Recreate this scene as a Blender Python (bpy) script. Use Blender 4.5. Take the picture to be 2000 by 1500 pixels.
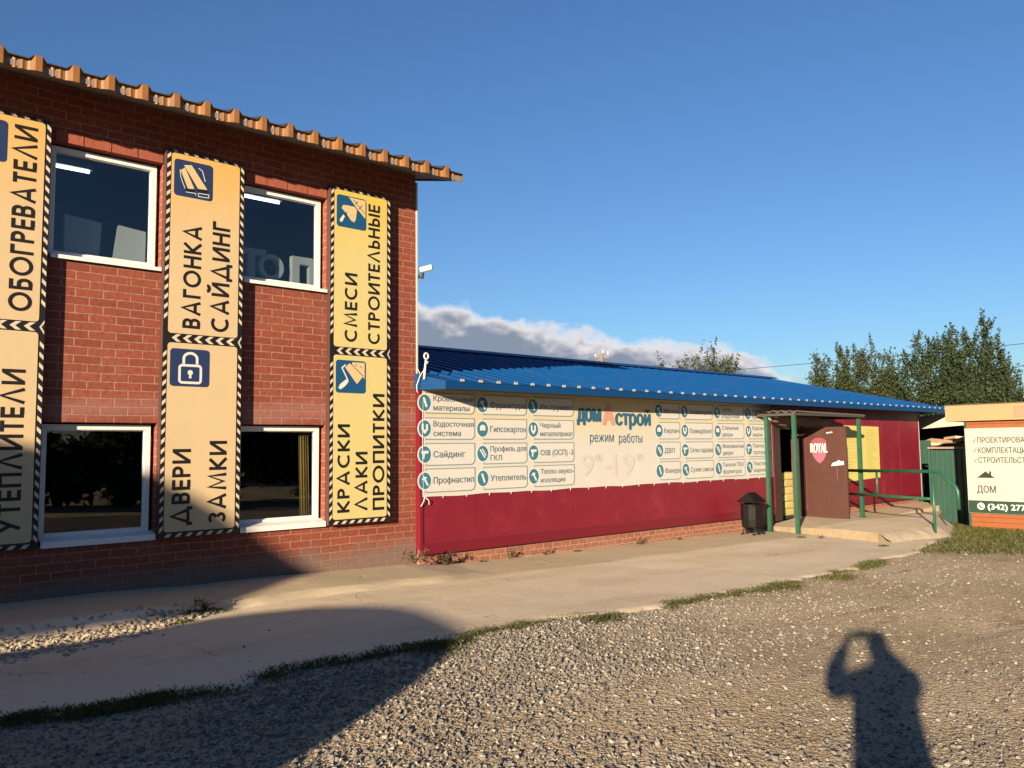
import bpy, bmesh, math, random
import numpy as np
from mathutils import Vector, Matrix, Euler
R_ = math.radians
random.seed(7); RNG = np.random.default_rng(7)
for o in list(bpy.data.objects): bpy.data.objects.remove(o)
SC = bpy.context.scene; COL = SC.collection

# ------------------------------------------------------------------ camera
YAW, PITCH, ROLL = R_(40.96), R_(4.54), R_(-0.648)
CAM = Vector((0, -9.61, 1.6))
right0 = Vector((math.cos(YAW), -math.sin(YAW), 0))
fwd = Vector((math.sin(YAW)*math.cos(PITCH), math.cos(YAW)*math.cos(PITCH), math.sin(PITCH)))
up0 = right0.cross(fwd); down0 = -up0
cr, sr = math.cos(ROLL), math.sin(ROLL)
xr = right0*cr - down0*sr
dn = right0*sr + down0*cr
cd = bpy.data.cameras.new('camera'); cam = bpy.data.objects.new('camera', cd); COL.objects.link(cam)
cd.sensor_width = 36; cd.lens = 1579.3/2000*36; cd.clip_start = 0.02; cd.clip_end = 6000
M3 = Matrix((xr, -dn, -fwd)).transposed()
cam.matrix_world = Matrix.Translation(CAM) @ M3.to_4x4()
SC.camera = cam

# ------------------------------------------------------------------ light
SUN_EL, SUN_AZ = R_(11.92), R_(63.64)          # the light travels towards azimuth SUN_AZ (from +y towards +x)
EXPOSURE = 1.7
SKY_STRENGTH = 0.050
sv = Vector((math.sin(SUN_AZ)*math.cos(SUN_EL), math.cos(SUN_AZ)*math.cos(SUN_EL), -math.sin(SUN_EL)))
sl = bpy.data.lights.new('sun', 'SUN'); sun = bpy.data.objects.new('sun', sl); COL.objects.link(sun)
sl.energy = 5.0; sl.angle = R_(0.6); sl.color = (1.0, 0.80, 0.56)
sun.rotation_euler = sv.to_track_quat('-Z', 'Y').to_euler()
sun.location = (-30, -20, 20)

W = bpy.data.worlds.new('World'); SC.world = W; W.use_nodes = True
nt = W.node_tree; nt.nodes.clear()
def N(t, typ, **kw):
    n = t.nodes.new(typ)
    for k, v in kw.items(): setattr(n, k, v)
    return n
def MTH(t, op, a, b=None, c=None, clamp=False):
    n = t.nodes.new('ShaderNodeMath'); n.operation = op; n.use_clamp = clamp
    for i, v in enumerate((a, b, c)):
        if v is None: continue
        if isinstance(v, (int, float)): n.inputs[i].default_value = v
        else: t.links.new(v, n.inputs[i])
    return n.outputs[0]
def MIX(t, f, a, b, blend='MIX'):
    n = t.nodes.new('ShaderNodeMix'); n.data_type = 'RGBA'; n.blend_type = blend
    for i, v in ((0, f), (6, a), (7, b)):
        if isinstance(v, (int, float)): n.inputs[i].default_value = v
        elif isinstance(v, (tuple, list)): n.inputs[i].default_value = (*v[:3], 1)
        else: t.links.new(v, n.inputs[i])
    return n.outputs[2]
def RAMP(t, src, lo, hi):
    n = t.nodes.new('ShaderNodeMapRange'); n.clamp = True; n.interpolation_type = 'SMOOTHSTEP'
    t.links.new(src, n.inputs[0]); n.inputs[1].default_value = lo; n.inputs[2].default_value = hi
    return n.outputs[0]
sky = N(nt, 'ShaderNodeTexSky', sky_type='NISHITA', sun_disc=False)
sky.sun_elevation = SUN_EL; sky.sun_rotation = SUN_AZ + math.pi     # the sun stands behind the camera on the left
sky.air_density = 1.2; sky.dust_density = 0.08; sky.ozone_density = 2.4; sky.altitude = 150
tc = N(nt, 'ShaderNodeTexCoord')
sx = N(nt, 'ShaderNodeSeparateXYZ'); nt.links.new(tc.outputs['Generated'], sx.inputs[0])
el = MTH(nt, 'MULTIPLY', MTH(nt, 'ARCSINE', sx.outputs[2]), 57.2958)
az = MTH(nt, 'MULTIPLY', MTH(nt, 'ARCTAN2', sx.outputs[0], sx.outputs[1]), 57.2958)
cv = N(nt, 'ShaderNodeCombineXYZ')
nt.links.new(az, cv.inputs[0]); nt.links.new(MTH(nt, 'MULTIPLY', el, 1.5), cv.inputs[1])
def wnoise(scale, detail, rough=0.55):
    n = N(nt, 'ShaderNodeTexNoise'); nt.links.new(cv.outputs[0], n.inputs['Vector'])
    n.inputs['Scale'].default_value = scale; n.inputs['Detail'].default_value = detail; n.inputs['Roughness'].default_value = rough
    return n.outputs['Fac']
n1 = wnoise(0.26, 5, .5); n2 = wnoise(0.7, 6, .5)
# cloud bank low over the roofs: upper rim falls from about 10 deg to 4 deg towards the right
rim = MTH(nt, 'SUBTRACT', 10.5, MTH(nt, 'MULTIPLY', MTH(nt, 'SUBTRACT', az, 33.5), 0.185))
rim = MTH(nt, 'ADD', rim, MTH(nt, 'MULTIPLY', MTH(nt, 'SUBTRACT', n1, 0.5), 4.2))
below = MTH(nt, 'SUBTRACT', rim, el)
rim2 = MTH(nt, 'ADD', below, MTH(nt, 'MULTIPLY', MTH(nt, 'SUBTRACT', n2, 0.5), 1.3))
mask = RAMP(nt, rim2, -0.2, 0.7)
mask = MTH(nt, 'MULTIPLY', mask, RAMP(nt, MTH(nt, 'ADD', az, MTH(nt, 'MULTIPLY', n2, 6.0)), 65.5, 60.0))
mask = MTH(nt, 'MULTIPLY', mask, RAMP(nt, az, 5.0, 20.0))
base_el = MTH(nt, 'ADD', MTH(nt, 'MULTIPLY', MTH(nt, 'SUBTRACT', az, 46.0), 0.12), MTH(nt, 'MULTIPLY', n1, 6.0))
mask = MTH(nt, 'MULTIPLY', mask, RAMP(nt, MTH(nt, 'SUBTRACT', el, base_el), -2.2, 0.6))
shade = RAMP(nt, MTH(nt, 'ADD', rim2, MTH(nt, 'MULTIPLY', n2, 0.6)), 0.45, 1.9)
k = 0.29/SKY_STRENGTH
ccol = MIX(nt, shade, tuple(v*k for v in (0.95, 0.90, 0.90)), tuple(v*k for v in (0.27, 0.325, 0.43)))
skytint = MIX(nt, 1.0, sky.outputs[0], (0.45, 0.63, 0.91), 'MULTIPLY')
skycol = MIX(nt, mask, skytint, ccol)
bg = N(nt, 'ShaderNodeBackground'); bg.inputs[1].default_value = SKY_STRENGTH
nt.links.new(skycol, bg.inputs[0])
wo = N(nt, 'ShaderNodeOutputWorld'); nt.links.new(bg.outputs[0], wo.inputs[0])
SC.view_settings.view_transform = 'Standard'; SC.view_settings.look = 'None'
SC.view_settings.exposure = EXPOSURE; SC.view_settings.gamma = 1
SC.render.engine = 'CYCLES'

# ------------------------------------------------------------------ materials
def mat(name, col, rough=0.7, var=0.0, vscale=3.0, bump=0.0, bscale=30.0, metal=0.0, spec=0.4, dirt=None, dscale=1.3, damt=0.4):
    m = bpy.data.materials.new(name); m.use_nodes = True; t = m.node_tree; b = t.nodes['Principled BSDF']
    b.inputs['Roughness'].default_value = rough; b.inputs['Metallic'].default_value = metal
    b.inputs['Specular IOR Level'].default_value = spec
    tcn = N(t, 'ShaderNodeTexCoord')
    c = None
    if var > 0:
        n = N(t, 'ShaderNodeTexNoise'); n.inputs['Scale'].default_value = vscale; n.inputs['Detail'].default_value = 6; n.inputs['Roughness'].default_value = 0.65
        t.links.new(tcn.outputs['Object'], n.inputs['Vector'])
        c = MIX(t, n.outputs['Fac'], tuple(v*(1-var) for v in col), tuple(min(1, v*(1+var)) for v in col))
    if dirt:
        n = N(t, 'ShaderNodeTexNoise'); n.inputs['Scale'].default_value = dscale; n.inputs['Detail'].default_value = 8; n.inputs['Roughness'].default_value = 0.7
        t.links.new(tcn.outputs['Object'], n.inputs['Vector'])
        f = MTH(t, 'MULTIPLY', RAMP(t, n.outputs['Fac'], 0.45, 0.75), damt)
        c = MIX(t, f, c if c is not None else tuple(col), tuple(dirt))
    if c is None: b.inputs['Base Color'].default_value = (*col, 1)
    else: t.links.new(c, b.inputs['Base Color'])
    if bump > 0:
        n = N(t, 'ShaderNodeTexNoise'); n.inputs['Scale'].default_value = bscale; n.inputs['Detail'].default_value = 5
        t.links.new(tcn.outputs['Object'], n.inputs['Vector'])
        bp = N(t, 'ShaderNodeBump'); bp.inputs['Strength'].default_value = bump; bp.inputs['Distance'].default_value = 0.02
        t.links.new(n.outputs['Fac'], bp.inputs['Height']); t.links.new(bp.outputs[0], b.inputs['Normal'])
    return m

def brick_mat(name, c1, c2, mortar, stain=True, bw=0.28, bh=0.0915):
    m = bpy.data.materials.new(name); m.use_nodes = True; t = m.node_tree; b = t.nodes['Principled BSDF']
    b.inputs['Roughness'].default_value = 0.85; b.inputs['Specular IOR Level'].default_value = 0.2
    tcn = N(t, 'ShaderNodeTexCoord'); s = N(t, 'ShaderNodeSeparateXYZ'); t.links.new(tcn.outputs['Object'], s.inputs[0])
    cb = N(t, 'ShaderNodeCombineXYZ')
    wob = N(t, 'ShaderNodeTexNoise'); wob.inputs['Scale'].default_value = 2.3; wob.inputs['Detail'].default_value = 3
    t.links.new(tcn.outputs['Object'], wob.inputs['Vector'])
    wv = MTH(t, 'MULTIPLY', MTH(t, 'SUBTRACT', wob.outputs['Fac'], 0.5), 0.018)
    t.links.new(MTH(t, 'ADD', MTH(t, 'ADD', s.outputs[0], s.outputs[1]), wv), cb.inputs[0])
    t.links.new(MTH(t, 'ADD', s.outputs[2], wv), cb.inputs[1])
    bt = N(t, 'ShaderNodeTexBrick'); t.links.new(cb.outputs[0], bt.inputs['Vector'])
    bt.inputs['Scale'].default_value = 1; bt.inputs['Brick Width'].default_value = bw; bt.inputs['Row Height'].default_value = bh
    bt.inputs['Mortar Size'].default_value = 0.0082; bt.inputs['Mortar Smooth'].default_value = 0.35; bt.inputs['Bias'].default_value = -0.1
    bt.inputs['Color1'].default_value = (*c1, 1); bt.inputs['Color2'].default_value = (*c2, 1); bt.inputs['Mortar'].default_value = (*mortar, 1)
    n = N(t, 'ShaderNodeTexNoise'); n.inputs['Scale'].default_value = 1.1; n.inputs['Detail'].default_value = 9; n.inputs['Roughness'].default_value = 0.7
    t.links.new(tcn.outputs['Object'], n.inputs['Vector'])
    f2 = N(t, 'ShaderNodeTexNoise'); f2.inputs['Scale'].default_value = 22; f2.inputs['Detail'].default_value = 6
    t.links.new(tcn.outputs['Object'], f2.inputs['Vector'])
    c = MIX(t, MTH(t, 'MULTIPLY', RAMP(t, n.outputs['Fac'], 0.5, 0.8), 0.35), bt.outputs['Color'], mortar)
    c = MIX(t, MTH(t, 'MULTIPLY', RAMP(t, f2.outputs['Fac'], 0.3, 0.75), 0.5), c, tuple(v*0.62 for v in c2))
    if stain:   # cement splashes and dirt low on the wall, pale bloom below the upper sills
        low = MTH(t, 'ADD', s.outputs[2], MTH(t, 'MULTIPLY', MTH(t, 'SUBTRACT', n.outputs['Fac'], 0.5), 0.75))
        c = MIX(t, MTH(t, 'MULTIPLY', RAMP(t, low, 0.42, 0.10), 0.72), c, (0.125, 0.105, 0.088))
        bl = MTH(t, 'ABSOLUTE', MTH(t, 'SUBTRACT', low, 2.08))
        c = MIX(t, MTH(t, 'MULTIPLY', RAMP(t, bl, 0.22, 0.02), 0.4), c, (0.23, 0.13, 0.115))
    t.links.new(c, b.inputs['Base Color'])
    bp = N(t, 'ShaderNodeBump'); bp.inputs['Strength'].default_value = 0.55; bp.inputs['Distance'].default_value = 0.012
    h = MTH(t, 'ADD', MTH(t, 'MULTIPLY', bt.outputs['Fac'], -1.0), MTH(t, 'MULTIPLY', f2.outputs['Fac'], 0.35))
    t.links.new(h, bp.inputs['Height']); t.links.new(bp.outputs[0], b.inputs['Normal'])
    return m

def glass_mat(name, tint=(0.85, 0.9, 0.92), ior=2.0, trans=0.8):
    m = bpy.data.materials.new(name); m.use_nodes = True; t = m.node_tree; t.nodes.clear()
    tr = N(t, 'ShaderNodeBsdfTransparent'); tr.inputs[0].default_value = (*[v*trans for v in tint], 1)
    gl = N(t, 'ShaderNodeBsdfGlossy'); gl.inputs['Roughness'].default_value = 0.01
    fr = N(t, 'ShaderNodeFresnel'); fr.inputs[0].default_value = ior
    mx = N(t, 'ShaderNodeMixShader'); gq = N(t, 'ShaderNodeNewGeometry'); t.links.new(MTH(t, 'MULTIPLY', fr.outputs[0], MTH(t, 'SUBTRACT', 1.0, gq.outputs['Backfacing'])), mx.inputs[0]); t.links.new(tr.outputs[0], mx.inputs[1]); t.links.new(gl.outputs[0], mx.inputs[2])
    o = N(t, 'ShaderNodeOutputMaterial'); t.links.new(mx.outputs[0], o.inputs[0])
    return m

def sign_mat(name, low, high, z0, z1):        # printed panel whose ink runs from one tint to another
    m = bpy.data.materials.new(name); m.use_nodes = True; t = m.node_tree; b = t.nodes['Principled BSDF']
    b.inputs['Roughness'].default_value = 0.5; b.inputs['Specular IOR Level'].default_value = 0.3
    tcn = N(t, 'ShaderNodeTexCoord'); s = N(t, 'ShaderNodeSeparateXYZ'); t.links.new(tcn.outputs['Object'], s.inputs[0])
    n = N(t, 'ShaderNodeTexNoise'); n.inputs['Scale'].default_value = 1.6; n.inputs['Detail'].default_value = 5
    t.links.new(tcn.outputs['Object'], n.inputs['Vector'])
    f = RAMP(t, MTH(t, 'ADD', s.outputs[2], MTH(t, 'MULTIPLY', MTH(t, 'SUBTRACT', n.outputs['Fac'], 0.5), 0.3)), z0, z1)
    t.links.new(MIX(t, f, low, high), b.inputs['Base Color'])
    bp = N(t, 'ShaderNodeBump'); bp.inputs['Strength'].default_value = .35; bp.inputs['Distance'].default_value = .03
    t.links.new(n.outputs['Fac'], bp.inputs['Height']); t.links.new(bp.outputs[0], b.inputs['Normal'])
    return m

def leaf_mat(name, col, col2):
    m = bpy.data.materials.new(name); m.use_nodes = True; t = m.node_tree; b = t.nodes['Principled BSDF']
    b.inputs['Roughness'].default_value = 0.65; b.inputs['Specular IOR Level'].default_value = 0.2
    g = N(t, 'ShaderNodeNewGeometry')
    c = MIX(t, g.outputs['Random Per Island'], col, col2)
    t.links.new(c, b.inputs['Base Color'])
    tl = N(t, 'ShaderNodeBsdfTranslucent'); t.links.new(c, tl.inputs[0])
    mx = N(t, 'ShaderNodeMixShader'); mx.inputs[0].default_value = 0.25
    t.links.new(b.outputs[0], mx.inputs[1]); t.links.new(tl.outputs[0], mx.inputs[2])
    t.links.new(mx.outputs[0], t.nodes['Material Output'].inputs[0])
    return m

M = {}
M['brick'] = brick_mat('red brick', (0.205, 0.054, 0.032), (0.155, 0.039, 0.025), (0.245, 0.135, 0.092))
M['brick2'] = brick_mat('plinth brick', (0.25, 0.10, 0.06), (0.20, 0.075, 0.048), (0.29, 0.21, 0.155), stain=False, bw=0.2, bh=0.085)
M['white'] = mat('white plastic', (0.55, 0.55, 0.53), 0.4, var=0.06, vscale=6, dirt=(0.4, 0.36, 0.3), dscale=5, damt=0.25)
M['black'] = mat('black print', (0.006, 0.005, 0.005), 0.5, var=0.2, vscale=8)
M['board_edge'] = mat('painted board edge', (0.05, 0.022, 0.018), 0.6, var=0.2)
M['cream_stripe'] = mat('cream stripe print', (0.42, 0.36, 0.27), 0.5, var=0.12, vscale=9)
M['navy'] = mat('navy print', (0.012, 0.024, 0.075), 0.45, var=0.1)
M['blueprint'] = mat('blue print', (0.006, 0.05, 0.12), 0.45, var=0.1)
M['icon_cream'] = mat('icon cream print', (0.42, 0.32, 0.17), 0.5)
M['icon_white'] = mat('icon white print', (0.45, 0.45, 0.42), 0.5)
M['sign_a'] = sign_mat('peach sign print', (0.40, 0.305, 0.18), (0.44, 0.265, 0.085), 3.9, 5.15)
M['sign_b'] = sign_mat('yellow sign print', (0.40, 0.34, 0.145), (0.44, 0.31, 0.06), 4.0, 5.2)
M['roof_brown'] = mat('brown roof metal', (0.19, 0.08, 0.022), 0.55, var=0.35, vscale=7, dirt=(0.13, 0.09, 0.05), dscale=6, damt=0.6)
M['soffit'] = mat('grey brown soffit', (0.16, 0.145, 0.135), 0.7, var=0.12)
M['grey_metal'] = mat('pale grey metal', (0.36, 0.36, 0.35), 0.5, var=0.1)
M['red_panel'] = mat('crimson sandwich panel', (0.125, 0.005, 0.015), 0.5, var=0.08, vscale=1.2, dirt=(0.24, 0.03, 0.035), dscale=2.5, damt=0.35)
M['red_trim'] = mat('crimson trim', (0.105, 0.005, 0.013), 0.45, var=0.08)
M['blue_roof'] = mat('blue roof paint', (0.001, 0.04, 0.15), 0.5, var=0.10, vscale=2.5, spec=.22, dirt=(0.02, 0.045, 0.10), dscale=2.2, damt=0.55)
M['blue_trim'] = mat('blue fascia paint', (0.0015, 0.034, 0.115), 0.5, var=0.15, spec=.22)
M['rib_end'] = mat('bare sunlit rib end', (0.3, 0.27, 0.25), 0.5)  # bare ends in pale beige, the catch of sunlight put into the colour
M['banner'] = sign_mat('banner vinyl print', (0.385, 0.375, 0.35), (0.40, 0.345, 0.20), 1.5, 2.5)
M['label_fill'] = mat('banner label print', (0.395, 0.388, 0.37), 0.55, var=0.04)
M['label_line'] = mat('banner line print', (0.13, 0.18, 0.19), 0.55)
M['teal'] = mat('teal disc print', (0.025, 0.115, 0.17), 0.5)
M['text_grey'] = mat('slate lettering print', (0.05, 0.085, 0.1), 0.5)
M['text_blue'] = mat('blue lettering print', (0.016, 0.075, 0.13), 0.5)
M['faded_red'] = mat('faded red print', (0.38, 0.19, 0.165), 0.5)
M['faded_text'] = mat('sun bleached print', (0.365, 0.352, 0.325), 0.55)
M['green_paint'] = mat('green enamel', (0.01, 0.062, 0.036), 0.4, var=0.2, vscale=9, dirt=(0.07, 0.09, 0.05), dscale=8, damt=0.3)
M['door_brown'] = mat('brown door paint', (0.046, 0.0165, 0.0125), 0.5, var=0.18, vscale=2.5, dirt=(0.085, 0.04, 0.028), dscale=3, damt=0.35)
M['dark_brown'] = mat('dark brown frame', (0.022, 0.014, 0.011), 0.6, var=0.2)
M['beam_wood'] = mat('weathered beam', (0.04, 0.034, 0.027), 0.75, var=0.3, vscale=8)
M['yellow_sheet'] = mat('yellow sheet paper', (0.42, 0.375, 0.115), 0.55, var=0.08, vscale=4)
M['yellow_bag'] = mat('yellow bag paper', (0.36, 0.32, 0.12), 0.6, var=0.15, vscale=7)
M['pink'] = mat('pink sticker', (0.17, 0.04, 0.06), 0.5)
M['pink_light'] = mat('light pink sticker', (0.19, 0.07, 0.105), 0.5)
M['bin_black'] = mat('black bin paint', (0.006, 0.0055, 0.0055), 0.55, var=0.3, vscale=8, bump=0.2, bscale=20, spec=.12)
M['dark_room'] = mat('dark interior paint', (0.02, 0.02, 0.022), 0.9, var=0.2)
M['goods'] = mat('shelf goods', (0.45, 0.33, 0.22), 0.7, var=0.5, vscale=9)
M['glass'] = glass_mat('window glass')
M['dark_glass'] = glass_mat('dark vehicle glass', trans=0.15)
M['kiosk_wood'] = mat('orange stained boards', (0.17, 0.048, 0.01), 0.6, var=0.22, vscale=5)
M['peach'] = mat('peach metal cladding', (0.24, 0.165, 0.085), 0.6, var=0.05)
M['cream_metal'] = mat('cream metal cladding', (0.32, 0.3, 0.24), 0.6, var=0.05)
M['billboard'] = mat('billboard vinyl', (0.27, 0.275, 0.25), 0.5, var=0.04)
M['billboard_green'] = mat('dark green print', (0.008, 0.03, 0.017), 0.5)
M['fence_green'] = mat('green profiled sheet', (0.012, 0.046, 0.033), 0.5, var=0.2, vscale=4)
M['pole_wood'] = mat('grey pole wood', (0.16, 0.12, 0.10), 0.9, var=0.25, vscale=6)
M['wire'] = mat('cable rubber', (0.03, 0.03, 0.035), 0.6)
M['white_cable'] = mat('white cable', (0.42, 0.41, 0.38), 0.5, var=0.1)
M['bark'] = mat('grey bark', (0.045, 0.036, 0.028), 0.9, var=0.35, vscale=9, bump=0.5)
M['leaf'] = leaf_mat('poplar leaves', (0.014, 0.027, 0.010), (0.050, 0.068, 0.030))
M['leaf2'] = leaf_mat('willow leaves', (0.018, 0.031, 0.010), (0.064, 0.076, 0.028))
M['weed'] = leaf_mat('dry weed leaves', (0.03, 0.04, 0.015), (0.08, 0.06, 0.03))
M['grass'] = leaf_mat('grass blades', (0.030, 0.045, 0.010), (0.10, 0.095, 0.030))
M['van_white'] = mat('white vehicle paint', (0.7, 0.7, 0.7), 0.3, var=0.03)
M['rubber'] = mat('black rubber', (0.02, 0.02, 0.02), 0.8)
M['lamp'] = mat('lamp glass', (0.8, 0.8, 0.78), 0.3)
M['tail'] = mat('red lens', (0.4, 0.02, 0.02), 0.3)
M['skin'] = mat('skin', (0.55, 0.33, 0.24), 0.6, var=0.06)
M['jacket'] = mat('dark jacket cloth', (0.04, 0.045, 0.06), 0.9, var=0.2)
M['jeans'] = mat('blue jeans cloth', (0.05, 0.07, 0.12), 0.9, var=0.2)
M['hair'] = mat('dark hair', (0.03, 0.02, 0.015), 0.7)
M['phone'] = mat('black phone body', (0.02, 0.02, 0.022), 0.3)
M['slate'] = mat('grey canopy sheet', (0.3, 0.3, 0.3), 0.6, var=0.1)
M['hill'] = mat('haze-blue wooded hill', (0.07, 0.11, 0.17), 1.0, var=0.15, vscale=0.02)  # distance haze is painted in as a blue base colour
def tube_mat():
    m = bpy.data.materials.new('lit fluorescent tube'); m.use_nodes = True; b = m.node_tree.nodes['Principled BSDF']
    b.inputs['Emission Color'].default_value = (0.9, 0.95, 1, 1); b.inputs['Emission Strength'].default_value = 2.0
    return m
M['tube'] = tube_mat()

def concrete_mat():
    m = bpy.data.materials.new('old concrete'); m.use_nodes = True; t = m.node_tree; b = t.nodes['Principled BSDF']
    b.inputs['Roughness'].default_value = 0.9; b.inputs['Specular IOR Level'].default_value = 0.2
    tcn = N(t, 'ShaderNodeTexCoord'); s = N(t, 'ShaderNodeSeparateXYZ'); t.links.new(tcn.outputs['Object'], s.inputs[0])
    def nz(sc, d, r=0.6, vec=None):
        n = N(t, 'ShaderNodeTexNoise'); n.inputs['Scale'].default_value = sc; n.inputs['Detail'].default_value = d; n.inputs['Roughness'].default_value = r
        t.links.new(vec if vec is not None else tcn.outputs['Object'], n.inputs['Vector']); return n.outputs['Fac']
    mp = N(t, 'ShaderNodeMapping'); mp.inputs['Scale'].default_value = (0.35, 1.6, 1); t.links.new(tcn.outputs['Object'], mp.inputs[0])
    big = nz(0.9, 8, 0.65, mp.outputs[0]); mid = nz(3.5, 7, 0.7); fine = nz(60, 4)
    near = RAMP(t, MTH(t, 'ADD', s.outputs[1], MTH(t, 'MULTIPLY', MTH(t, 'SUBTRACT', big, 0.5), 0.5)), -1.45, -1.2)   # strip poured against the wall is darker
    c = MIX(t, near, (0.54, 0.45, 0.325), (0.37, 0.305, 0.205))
    c = MIX(t, MTH(t, 'MULTIPLY', RAMP(t, big, 0.42, 0.72), 0.6), c, (0.38, 0.295, 0.185))
    c = MIX(t, MTH(t, 'MULTIPLY', RAMP(t, mid, 0.5, 0.78), 0.35), c, (0.37, 0.29, 0.18))
    c = MIX(t, MTH(t, 'MULTIPLY', RAMP(t, mid, 0.45, 0.25), 0.4), c, (0.72, 0.60, 0.43))
    c = MIX(t, MTH(t, 'MULTIPLY', fine, 0.3), c, (0.42, 0.34, 0.24))
    # cracks
    vo = N(t, 'ShaderNodeTexVoronoi'); vo.feature = 'DISTANCE_TO_EDGE'; vo.inputs['Scale'].default_value = 0.55
    wv = N(t, 'ShaderNodeVectorMath'); wv.operation = 'ADD'; t.links.new(tcn.outputs['Object'], wv.inputs[0])
    nn = N(t, 'ShaderNodeTexNoise'); nn.inputs['Scale'].default_value = 2.5; nn.inputs['Detail'].default_value = 6; t.links.new(tcn.outputs['Object'], nn.inputs['Vector'])
    sc2 = N(t, 'ShaderNodeVectorMath'); sc2.operation = 'SCALE'; sc2.inputs['Scale'].default_value = 0.35; t.links.new(nn.outputs['Color'], sc2.inputs[0])
    t.links.new(sc2.outputs[0], wv.inputs[1]); t.links.new(wv.outputs[0], vo.inputs['Vector'])
    crack = MTH(t, 'MULTIPLY', RAMP(t, vo.outputs['Distance'], 0.006, 0.0), RAMP(t, big, 0.5, 0.6))
    c = MIX(t, MTH(t, 'MULTIPLY', crack, 0.6), c, (0.12, 0.10, 0.075))
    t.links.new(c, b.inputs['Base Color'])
    bp = N(t, 'ShaderNodeBump'); bp.inputs['Strength'].default_value = 0.45; bp.inputs['Distance'].default_value = 0.02
    t.links.new(MTH(t, 'SUBTRACT', MTH(t, 'ADD', MTH(t, 'MULTIPLY', fine, 0.25), mid), crack), bp.inputs['Height']); t.links.new(bp.outputs[0], b.inputs['Normal'])
    return m
M['concrete'] = concrete_mat()

def ground_mat():
    m = bpy.data.materials.new('stony earth'); m.use_nodes = True; t = m.node_tree; b = t.nodes['Principled BSDF']
    b.inputs['Roughness'].default_value = 0.95; b.inputs['Specular IOR Level'].default_value = 0.15
    tcn = N(t, 'ShaderNodeTexCoord'); s = N(t, 'ShaderNodeSeparateXYZ'); t.links.new(tcn.outputs['Object'], s.inputs[0])
    def nz(sc, d, r=0.6):
        n = N(t, 'ShaderNodeTexNoise'); n.inputs['Scale'].default_value = sc; n.inputs['Detail'].default_value = d; n.inputs['Roughness'].default_value = r
        t.links.new(tcn.outputs['Object'], n.inputs['Vector']); return n.outputs['Fac']
    big = nz(0.55, 8, 0.7); mid = nz(5, 8, 0.75); fine = nz(45, 5, 0.7)
    vo = N(t, 'ShaderNodeTexVoronoi'); vo.inputs['Scale'].default_value = 34; t.links.new(tcn.outputs['Object'], vo.inputs['Vector'])
    v2 = N(t, 'ShaderNodeTexVoronoi'); v2.inputs['Scale'].default_value = 75; t.links.new(tcn.outputs['Object'], v2.inputs['Vector'])
    c = MIX(t, RAMP(t, big, 0.35, 0.65), (0.41, 0.33, 0.225), (0.33, 0.255, 0.16))
    mq = N(t, 'ShaderNodeMapping'); mq.inputs['Rotation'].default_value = (0, 0, R_(40)); mq.inputs['Scale'].default_value = (.5, 1.9, 1); t.links.new(tcn.outputs['Object'], mq.inputs[0])
    rt_ = N(t, 'ShaderNodeTexNoise'); rt_.inputs['Scale'].default_value = 1.5; rt_.inputs['Detail'].default_value = 9; rt_.inputs['Roughness'].default_value = .72; t.links.new(mq.outputs[0], rt_.inputs['Vector'])
    c = MIX(t, MTH(t, 'MULTIPLY', RAMP(t, rt_.outputs['Fac'], 0.54, 0.66), 0.75), c, (0.175, 0.12, 0.065))
    c = MIX(t, MTH(t, 'MULTIPLY', RAMP(t, mid, 0.5, 0.7), 0.6), c, (0.25, 0.18, 0.10))
    sp = N(t, 'ShaderNodeSeparateColor'); t.links.new(vo.outputs['Color'], sp.inputs[0])
    st = MTH(t, 'MULTIPLY', RAMP(t, sp.outputs[0], 0.45, 0.95), RAMP(t, vo.outputs['Distance'], 0.5, 0.25))
    c = MIX(t, MTH(t, 'MULTIPLY', st, 0.6), c, (0.46, 0.41, 0.34))
    c = MIX(t, MTH(t, 'MULTIPLY', RAMP(t, fine, 0.5, 0.8), 0.4), c, (0.14, 0.105, 0.07))
    t.links.new(c, b.inputs['Base Color'])
    bp = N(t, 'ShaderNodeBump'); bp.inputs['Strength'].default_value = 1.0; bp.inputs['Distance'].default_value = 0.03
    h = MTH(t, 'ADD', MTH(t, 'MULTIPLY', vo.outputs['Distance'], -0.9), MTH(t, 'ADD', MTH(t, 'ADD', mid, MTH(t, 'MULTIPLY', rt_.outputs['Fac'], -.4)), MTH(t, 'MULTIPLY', v2.outputs['Distance'], -0.5)))
    t.links.new(h, bp.inputs['Height']); t.links.new(bp.outputs[0], b.inputs['Normal'])
    return m
M['ground'] = ground_mat()
def stone_mat():
    m = bpy.data.materials.new('crushed stone'); m.use_nodes = True; t = m.node_tree; b = t.nodes['Principled BSDF']
    b.inputs['Roughness'].default_value = 0.85; b.inputs['Specular IOR Level'].default_value = 0.25
    oi = N(t, 'ShaderNodeObjectInfo'); g = N(t, 'ShaderNodeNewGeometry')
    n = N(t, 'ShaderNodeTexNoise'); n.inputs['Scale'].default_value = 1.2; n.inputs['Detail'].default_value = 4
    t.links.new(g.outputs['Position'], n.inputs['Vector'])
    r = N(t, 'ShaderNodeValToRGB'); t.links.new(oi.outputs['Random'], r.inputs[0])
    e = r.color_ramp.elements; e[0].color = (0.048, 0.046, 0.044, 1); e[1].color = (0.28, 0.26, 0.225, 1)
    x = e.new(0.45); x.color = (0.115, 0.107, 0.096, 1); x = e.new(0.75); x.color = (0.168, 0.152, 0.126, 1)
    c = MIX(t, MTH(t, 'MULTIPLY', n.outputs['Fac'], 0.3), r.outputs[0], (0.19, 0.165, 0.13))
    t.links.new(c, b.inputs['Base Color'])
    return m
M['stone'] = stone_mat()

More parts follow.
